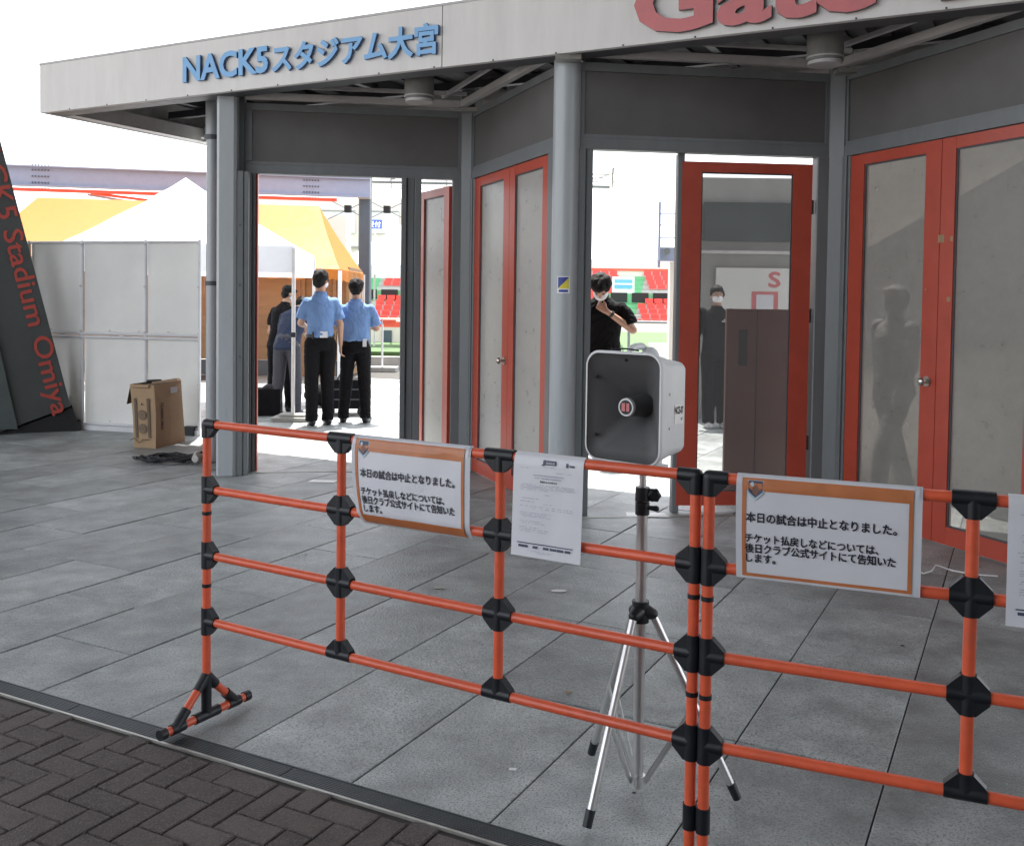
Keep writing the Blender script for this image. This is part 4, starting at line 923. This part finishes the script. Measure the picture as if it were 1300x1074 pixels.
# tents
def tri_sheet(b, a, c, d, n=8, sag=.04):
    a, c, d = Vector(a), Vector(c), Vector(d); idx = {}; V = []
    for i in range(n+1):
        for j in range(n+1-i):
            l = 1-i/n-j/n; p = a*l+c*(i/n)+d*(j/n); p.z -= sag*math.sin(math.pi*min(1,l*1.0))*(1+.4*math.sin(i*2.1+j)); idx[(i,j)] = len(V); V.append(p)
    F = []
    for i in range(n):
        for j in range(n-i):
            F.append((idx[i,j],idx[i+1,j],idx[i,j+1]))
            if i+j < n-1: F.append((idx[i+1,j],idx[i+1,j+1],idx[i,j+1]))
    b.add(V,F,True)
def valance(b, a, c, h, amp=.02, n=24, sc_=0):
    a, c = Vector(a), Vector(c); d = (c-a).normalized(); nn = Vector((d.y,-d.x,0)); V = []
    for i in range(n+1):
        p = a+(c-a)*i/n; w_ = nn*amp*math.sin(i*1.3)
        V += [p, p+w_*.4-Vector((0,0,h*.5)), p+w_-Vector((0,0,h+sc_*abs(math.sin(i*.8))))]
    F = []
    for i in range(n): F += [(3*i,3*i+3,3*i+4,3*i+1),(3*i+1,3*i+4,3*i+5,3*i+2)]
    b.add(V,F,True)
def pyramid_tent(label, cs, peak, eave, m, val, group=None, leg_m=None, blocks=()):
    t = thing('canopy_tent', label, 'tent', (cs[0][0],cs[0][1],0)); o = Vector((cs[0][0],cs[0][1],0)); C_ = [Vector((x,y,eave))-o for x,y in cs]; P = Vector(peak)-o
    b = MB()
    for i in range(4): tri_sheet(b, P, C_[i], C_[(i+1)%4])
    for i in range(4): valance(b, C_[i], C_[(i+1)%4], val)
    b.build('tent_roof', m, t)
    for i, c in enumerate(C_):
        l = MB(); l.box((c.x-.02,c.y-.02,.03),(c.x+.02,c.y+.02,eave-.03),.004); lo = l.build('leg', M['alu'], t)
        j = MB(); j.box((c.x-.028,c.y-.028,1.02),(c.x+.028,c.y+.028,1.08),.004); j.build('leg_clamp', M['blackpl'], lo)
        if i in blocks:
            w_ = MB(); w_.box((c.x-.24,c.y-.16,0),(c.x+.24,c.y+.16,.05),.02); w_.box((c.x-.16,c.y-.10,.051),(c.x+.16,c.y+.10,.085),.02); w_.build('weight_block', M['conc2'], lo)
    return t
pyramid_tent('white canopy tent behind the sheet fence, its near leg beside the uniformed men', [(-2.66,11.98),(-5.30,11.62),(-5.72,14.4),(-2.98,14.78)], (-4.38,13.2,3.08), 2.13, M['tent'], .33, blocks=(0,))
t = pyramid_tent('large white tent top far behind near the stands', [(-.5,28.5),(-5.1,28.5),(-5.1,33),(-.5,33)], (-2.8,30.8,4.3), 2.5, M['tent'], .3)
ot = thing('orange_tent', 'big orange event tent with ridge roof and scalloped edge over plywood', 'tent', (0,0,0))
b = MB(); A_, B_, C_, D_ = Vector((-9.95,17.8,2.22)),Vector((-3.12,17.8,2.02)),Vector((-3.12,20.6,2.02)),Vector((-9.95,20.6,2.22)); R1, R2 = Vector((-9.25,19.2,3.38)),Vector((-3.78,19.2,3.28))
def quad_sheet(b, a, c, d, e, n=10, sag=.05):
    V = []
    for j in range(n+1):
        for i in range(n+1):
            p = (a*(1-i/n)+c*(i/n))*(1-j/n)+(e*(1-i/n)+d*(i/n))*(j/n); p.z -= sag*math.sin(math.pi*j/n)*(1+.3*math.sin(i*1.9)); V.append(p)
    b.add(V,[(j*(n+1)+i,j*(n+1)+i+1,(j+1)*(n+1)+i+1,(j+1)*(n+1)+i) for j in range(n) for i in range(n)],True)
quad_sheet(b,A_,B_,R2,R1); quad_sheet(b,C_,D_,R1,R2); tri_sheet(b,R2,B_,C_,6); tri_sheet(b,R1,D_,A_,6); b.build('tent_roof', M['orange'], ot)
b = MB(); valance(b,A_,B_,.17,.03,60,.05); valance(b,B_,C_,.17,.03,24,.05); b.build('scalloped_edge', M['orange'], ot)
for q in (A_,B_,C_,D_):
    l = MB(); l.box((q.x-.03,q.y-.03,0),(q.x+.03,q.y+.03,q.z-.02)); l.build('leg', M['sheetframe'], ot)
ph = thing('plywood_stall', 'plywood stall wall in upright boards under the orange tent', 'stall', (0,0,0))
for i in range(7):
    b = MB(); x = -9.6+i*.915; b.box((x,19.0,.30),(x+.905,19.03,2.12)); b.build('plywood_board', M['ply'], ph)
b = MB(); b.box((-9.6,18.96,.0),(-3.2,19.05,.29)); b.build('dark_base', M['flange'], ph)
b = MB(); b.box((-3.19,18.9,.0),(-3.13,20.4,2.1)); b.build('end_board', M['ply'], ph)
for x in (-4.05,-3.72,-3.45):
    b = MB(); b.box((x,18.93,0),(x+.06,18.98,2.0)); b.build('batten', M['ply'], ph)
# bags
bg_ = thing('black_bag', 'open black box bag on the ground left of the tent leg', 'bag', (-3.16,12.55,0), .1)
b = MB(); b.box((-.22,-.15,0),(.22,.15,.34),.03); b.build('bag_body', M['blackcloth'], bg_)
b = MB(); b.box((-.25,-.12,.10),(-.221,.10,.22),.01); b.build('side_pocket', M['blackcloth'], bg_)
b = MB(); b.path([(.0,-.05,.34),(.05,-.08,.38),(.13,-.05,.37),(.2,0,.34)],.025,n=8); b.build('cloth_bundle', M['greycloth'], bg_)
ct = thing('luggage_cart', 'black luggage cart with slanted handle between the two uniformed men', 'cart', (-2.13,12.75,0), .1)
b = MB(); b.box((-.24,-.2,.09),(.24,.2,.46),.04); b.build('case', M['blackcloth'], ct)
for s_ in (-1,1):
    b = MB(); b.tube((s_*.06-.08,-.15,.42),(s_*.06+.18,-.35,.86),.012,n=8); b.build('handle_bar', M['flange'], ct)
    b = MB(); b.tube((s_*.2,-.22,.06),(s_*.2,-.17,.06),.06,n=16); b.build('wheel', M['blackpl'], ct)
for z in (.2,.33):
    b = MB(); b.box((-.243,-.205,z),(.243,-.201,z+.02)); b.build('strap', M['greycloth'], ct)
bk = thing('black_bag', 'slack black bag on the ground behind the men, right of the box bag', 'bag', (-2.55,13.6,0), .1)
b = MB(); b.ell((0,0,.16),(.32,.2,.16)); b.build('bag_body', M['blackcloth'], bk)

# steel beam, post, braces
sb = thing('steel_gantry', 'blue grey steel beam with red lower flange on a dark blue post', 'beam', (0,0,0))
def ibeam(b, a, c, z0, z1, w_):
    a, c = Vector(a), Vector(c); d = (c-a).normalized(); n_ = Vector((d.y,-d.x)); 
    for zz0, zz1, ww in ((z0,z0+.03,w_),(z0+.031,z1-.031,.03),(z1-.03,z1,w_)):
        q = [a-n_*ww/2,c-n_*ww/2,c+n_*ww/2,a+n_*ww/2]; b.prism([(p.x,p.y) for p in q],zz0,zz1)
b = MB(); ibeam(b,(-13.2,19.9),(-3.2,22.0),3.74,4.17,.16); b.build('main_beam', M['beam'], sb)
b = MB(); ibeam(b,(-13.2,19.85),(-3.9,21.8),3.63,3.70,.08); b.build('lower_red_beam', M['beamred'], sb)
for fx_ in (.32,.86):
    for i in range(6):
        for z in (3.70,3.82,3.95,4.08,4.19):
            q = Vector((-13.2,19.9)).lerp(Vector((-3.2,22.0)), fx_+i*.006)
            b = MB(); b.ell((q.x,q.y-.03,z),(.018,.018,.018),n=6,m=4); b.build('bolt', M['flange'], sb)
b = MB(); b.box((-3.46,22.05,0),(-3.20,22.35,4.3),.02); b.build('post', M['bluepost'], sb)
b = MB(); b.box((-3.47,22.0,3.72),(-3.19,22.045,4.2)); b.build('gusset', M['tube'], sb)
b = MB(); b.tube((-9.0,20.9,3.62),(-6.4,21.6,3.25),.03,n=8); b.build('brace', M['beam'], sb)
b = MB(); b.tube((-8.9,20.8,3.64),(-5.9,21.5,3.34),.03,n=8); b.build('brace', M['beamred'], sb)
# grandstand roof truss
tg = thing('stand_roof_truss', 'grey green lattice roof of the grandstand seen above the beam', 'roof', (0,0,0))
for i in range(7):
    y = 26+i*1.6
    b = MB(); b.tube((-.265*y,y,4.95+.10*i),(2.5,y,4.85+.10*i),.035,n=6); b.build('purlin', M['tube'], tg)
for i in range(14):
    x = -6.8+i*.72
    b = MB(); b.tube((x,25.6,4.95),(x*1.4,36.2,5.6),.03,n=6); b.build('rafter', M['greypaint'], tg)
    b = MB(); b.tube((x,25.8,4.62),(x+.9,27.4,5.05),.018,n=6); b.build('web_rod', M['greypaint'], tg)
b = MB(); b.tube((-6.9,25.8,4.58),(2.5,25.8,4.50),.045,n=8); b.build('front_chord', M['greypaint'], tg)
for x, lab in ((-3.95,'black floodlight on crossed cables left of the dark blue post'),(-3.02,'black floodlight on crossed cables right of the dark blue post')):
    t = thing('floodlight', lab, 'light', (x,23.5,0)); zc = 3.62
    b = MB(); b.prism([(-.07,-.06),(.07,-.04),(.09,.06),(-.05,.08)], zc-.08, zc+.09); b.build('lamp_head', M['black'], t)
    for s_ in (-1,1):
        b = MB(); b.tube((-.55,.1,zc+s_*.27),(.55,.1,zc-s_*.27),.010,n=6); b.build('cable', M['flange'], t)
# pale stadium building with blue sign
mb_ = thing('stadium_building', 'pale wall with recessed panels and blue sign behind the dark blue post', 'building', (0,0,0))
b = MB(); b.box((-10.5,40,2.9),(1.5,44,5.55)); b.build('wall', M['conclight'], mb_)
for i in range(5):
    x = -9.6+i*1.75
    b = MB(); b.box((x,39.93,4.15),(x+1.45,39.99,5.0)); b.build('wall_panel', M['sheetframe'], mb_)
    b = MB(); b.box((x,39.90,5.01),(x+1.45,39.985,5.06)); b.build('panel_lintel', M['conc2'], mb_)
b = MB(); b.box((-10.5,39.9,3.55),(1.5,39.985,3.62)); b.build('string_course', M['conc2'], mb_)
b = MB(); b.box((-10.4,40.2,0),(-9.9,43,2.89)); b.build('support', M['conc2'], mb_)
b = MB(); b.box((.8,40.2,0),(1.3,43,2.89)); b.build('support', M['conc2'], mb_)
sg = thing('blue_sign', 'small blue sign with white characters right of the dark blue post', 'sign', (-4.35,31.0,0))
b = MB(); b.box((-.50,0,3.70),(.22,.04,3.98)); b.build('sign_board', M['signblue'], sg)
text_obj('sign_lettering','受付',.2,lambda v: Vector((-.20+v.x,-.006-v.z,3.74+v.y)),M['white'],sg,offset=.006,width=.38,height=.19)
b = MB(); b.tube((0,.06,0),(0,.06,3.67),.03,n=8); b.build('sign_post', M['tube'], sg)
cpil = thing('concrete_pier', 'grey concrete pier between the orange tent and the dark blue post', 'pier', (0,0,0))
b = MB(); b.box((-4.75,25.3,0),(-4.28,26.1,3.62),.02); b.build('shaft', M['conclight'], cpil)
b = MB(); b.box((-4.98,25.4,0),(-4.76,26.0,3.5)); b.build('side_fin', M['conc2'], cpil)

# far stand with red seats
fs = thing('far_grandstand', 'far terrace of red seats with green aisles across the pitch', 'grandstand', (0,50,0))
NR = 11
b = MB()
for r in range(NR): b.box((-17,r*.75,-.5),(16,r*.75+.75,.30+r*.27))
tag(b.build('terrace_steps', M['conc2'], fs), kind='stuff')
aisles = [(-14.6,-13.6),(-8.4,-7.6),(-3.4,-2.6),(4.75,6.1),(12,13)]
sm_ = MB()
for r in range(NR):
    if r in (5,6) : rng = 'mid'
    else: rng = ''
    x = -16.8
    while x < 15.8:
        sk = r*.16
        if not any(a-.25+(sk if a > 4 else 0) < x < c+(sk if a > 4 else 0) for a,c in aisles) and not (rng and (-9.6 < x < -4.0 or 5.2 < x < 9.9)):
            z = .30+r*.27; y = r*.75+.15
            sm_.box((x+.02,y,z+.07),(x+.38,y+.29,z+.11)); sm_.box((x,y+.30,z+.10),(x+.43,y+.36,z+.335))
        x += .5
tag(sm_.build('red_seats', M['seat'], fs), kind='stuff')
for a, c in aisles:
    for r in range(NR):
        sk = r*.16 if a > 4 else 0
        b = MB(); b.box((a+sk,r*.75-.005,.30+r*.27-.26),(c+sk,r*.75+.74,.304+r*.27)); b.build('green_step', M['green'], fs)
for x0_, x1_ in ((-9.6,-4.2),(5.2,9.8)):
    b = MB(); b.box((x0_,3.70,1.4),(x1_,3.74,1.98)); b.build('green_parapet', M['green'], fs)
    n_ = int((x1_-x0_)/1.15)
    for i in range(n_):
        b = MB(); b.box((x0_+.15+i*1.15,3.64,1.5),(x0_+1.05+i*1.15,3.69,2.02)); b.build('dark_opening', M['black'], fs)
b = MB(); b.box((-17,NR*.75,-.5),(16,NR*.75+.4,4.0)); b.build('rear_wall', M['conclight'], fs)
b = MB(); b.box((-17,NR*.75-.06,3.35),(16,NR*.75-.002,3.48)); b.build('red_handrail', M['beamred'], fs)
b = MB(); b.box((-17,-.15,-.5),(16,-.01,.55)); b.build('front_wall', M['conclight'], fs)
cbn = thing('blue_banner', 'pale blue banner on a white board at the left of the seats', 'banner', (5.5,54.4,0))
b = MB(); b.box((.12,-.02,2.25),(1.1,.03,2.75)); b.build('banner_cloth', M['cyan'], cbn)
b = MB(); b.box((.1,-.05,2.46),(1.12,-.022,2.54)); b.build('white_stripe', M['white'], cbn)
b = MB(); b.box((0,.04,1.9),(1.22,.10,2.90)); b.build('back_board', M['white'], cbn)
pt = struct(MB().box((-30,24.0,-.008),(30,49,.008)).build('pitch', M['turf']))
kb = MB(); kb.box((-6.5,20.95,0),(.3,21.20,.27)); tag(kb.build('kerb_wall', M['conc2']), 'low grey kerb wall before the pitch behind the open left bay', 'kerb')
hb = MB(); hb.box((-6.5,21.3,0),(.3,23,.36)); tag(hb.build('turf_bank', M['turf']), 'strip of green turf behind the low kerb wall', 'turf bank')
bd = thing('advertising_board', 'pale boards with an orange red top band before the far seats', 'board', (0,34,0))
for i in range(9):
    b = MB(); x = -8.5+i*1.0; b.box((x,0,0),(x+.97,.05,.52)); b.build('board_panel', M['conclight'], bd)
b = MB(); b.box((-8.5,-.01,.53),(.47,.06,.72)); b.build('top_band', M['beamred'], bd)
for i in range(5):
    b = MB(); x = -8.3+i*1.9; b.box((x,-.04,.0),(x+.35,-.01,.42)); b.build('dark_gap', M['bluepost'], bd)
ss = thing('queue_stand', 'thin white stand with orange board on a dark weight block', 'stand', (-2.70,20.85-.35,0))
b = MB(); b.tube((0,0,.08),(0,0,1.10),.022,n=10); b.build('pole', M['sheetframe'], ss)
b = MB(); b.box((-.33,-.25,0),(.33,.2,.09),.03); b.build('weight_block', M['conc2'], ss)
b = MB(); b.box((-.34,-.02,.98),(.28,.02,1.07)); b.build('orange_board', M['beamred'], ss)
# railing, pale pillar, floodlight frame seen past the black shirted man
rl = thing('steel_railing', 'grey railing behind the man in black, before the seats', 'railing', (0,0,0))
for x in (1.1,1.9,2.72): b = MB(); b.tube((x,16,0),(x,16,1.18),.024,n=8); b.build('railing_post', M['greypaint'], rl)
for z in (1.18,.62): b = MB(); b.tube((.7,16,z),(2.8,16,z),.022,n=8); b.build('handrail', M['greypaint'], rl)
b = MB(); b.box((.6,16.4,0),(2.9,16.6,.55)); tag(b.build('low_white_wall', M['conclight']), 'low pale wall behind the grey railing', 'wall')
wb = thing('white_cabinet', 'white cabinet at the foot of the pale pillar', 'cabinet', (2.2,14.6,0))
b = MB(); b.box((-.12,0,0),(.22,.3,.86)); b.build('cabinet_body', M['sheet'], wb)
b = MB(); b.box((-.13,-.005,.861),(.23,.31,.885)); b.build('cabinet_top', M['white'], wb)
pp = thing('pale_pillar', 'pale pillar left of the glazed red door', 'pillar', (0,0,0))
b = MB(); b.box((2.235,14,0),(2.42,14.2,2.08)); b.build('shaft', M['conclight'], pp)
fl = thing('floodlight_mast', 'blue grey ladder mast with lamp box above the pale pillar', 'mast', (0,13.9,0))
b = MB(); b.box((2.06,0,2.09),(2.42,.2,2.28)); b.build('lamp_box', M['beam'], fl)
b = MB(); b.tube((2.15,-.10,2.22),(2.15,0,2.22),.05,n=14); b.build('lamp_lens', M['greypaint'], fl)
b = MB(); b.tube((2.07,.1,2.0),(2.07,.1,2.93),.018,n=8); b.build('upright', M['beam'], fl)
for z in (2.42,2.60,2.76): b = MB(); b.tube((2.07,.1,z),(2.50,.1,z),.010,n=6); b.build('rung', M['beam'], fl)
b = MB(); b.tube((2.50,.1,2.0),(2.50,.1,2.93),.018,n=8); b.build('upright', M['beam'], fl)
# far rooftops and pole
hl = thing('far_roof', 'hazy brown house roof on the skyline above the seats', 'roof', (12.2,90,0))
b = MB(); b.add([(-1.9,0,5.0),(2.8,0,5.0),(2.8,4,5.0),(-1.9,4,5.0),(-.8,2,5.95),(1.6,2,5.95)],[(0,1,5,4),(2,3,4,5),(0,4,3),(1,2,5)]); b.build('roof_tiles', M['soil'], hl)
b = MB(); b.box((-1.8,.1,0),(2.7,3.9,4.99)); b.build('house_wall', M['conclight'], hl)
up_ = thing('utility_pole', 'thin utility pole on the skyline above the seats', 'pole', (9.2,80,0))
b = MB(); b.tube((0,0,0),(0,0,8.2),.08,n=8); b.build('shaft', M['tube'], up_)
for z in (7.2,7.8): b = MB(); b.box((-.7,-.05,z),(.7,.05,z+.08)); b.build('cross_arm', M['tube'], up_)

bpy.data.scenes.remove(TMP)
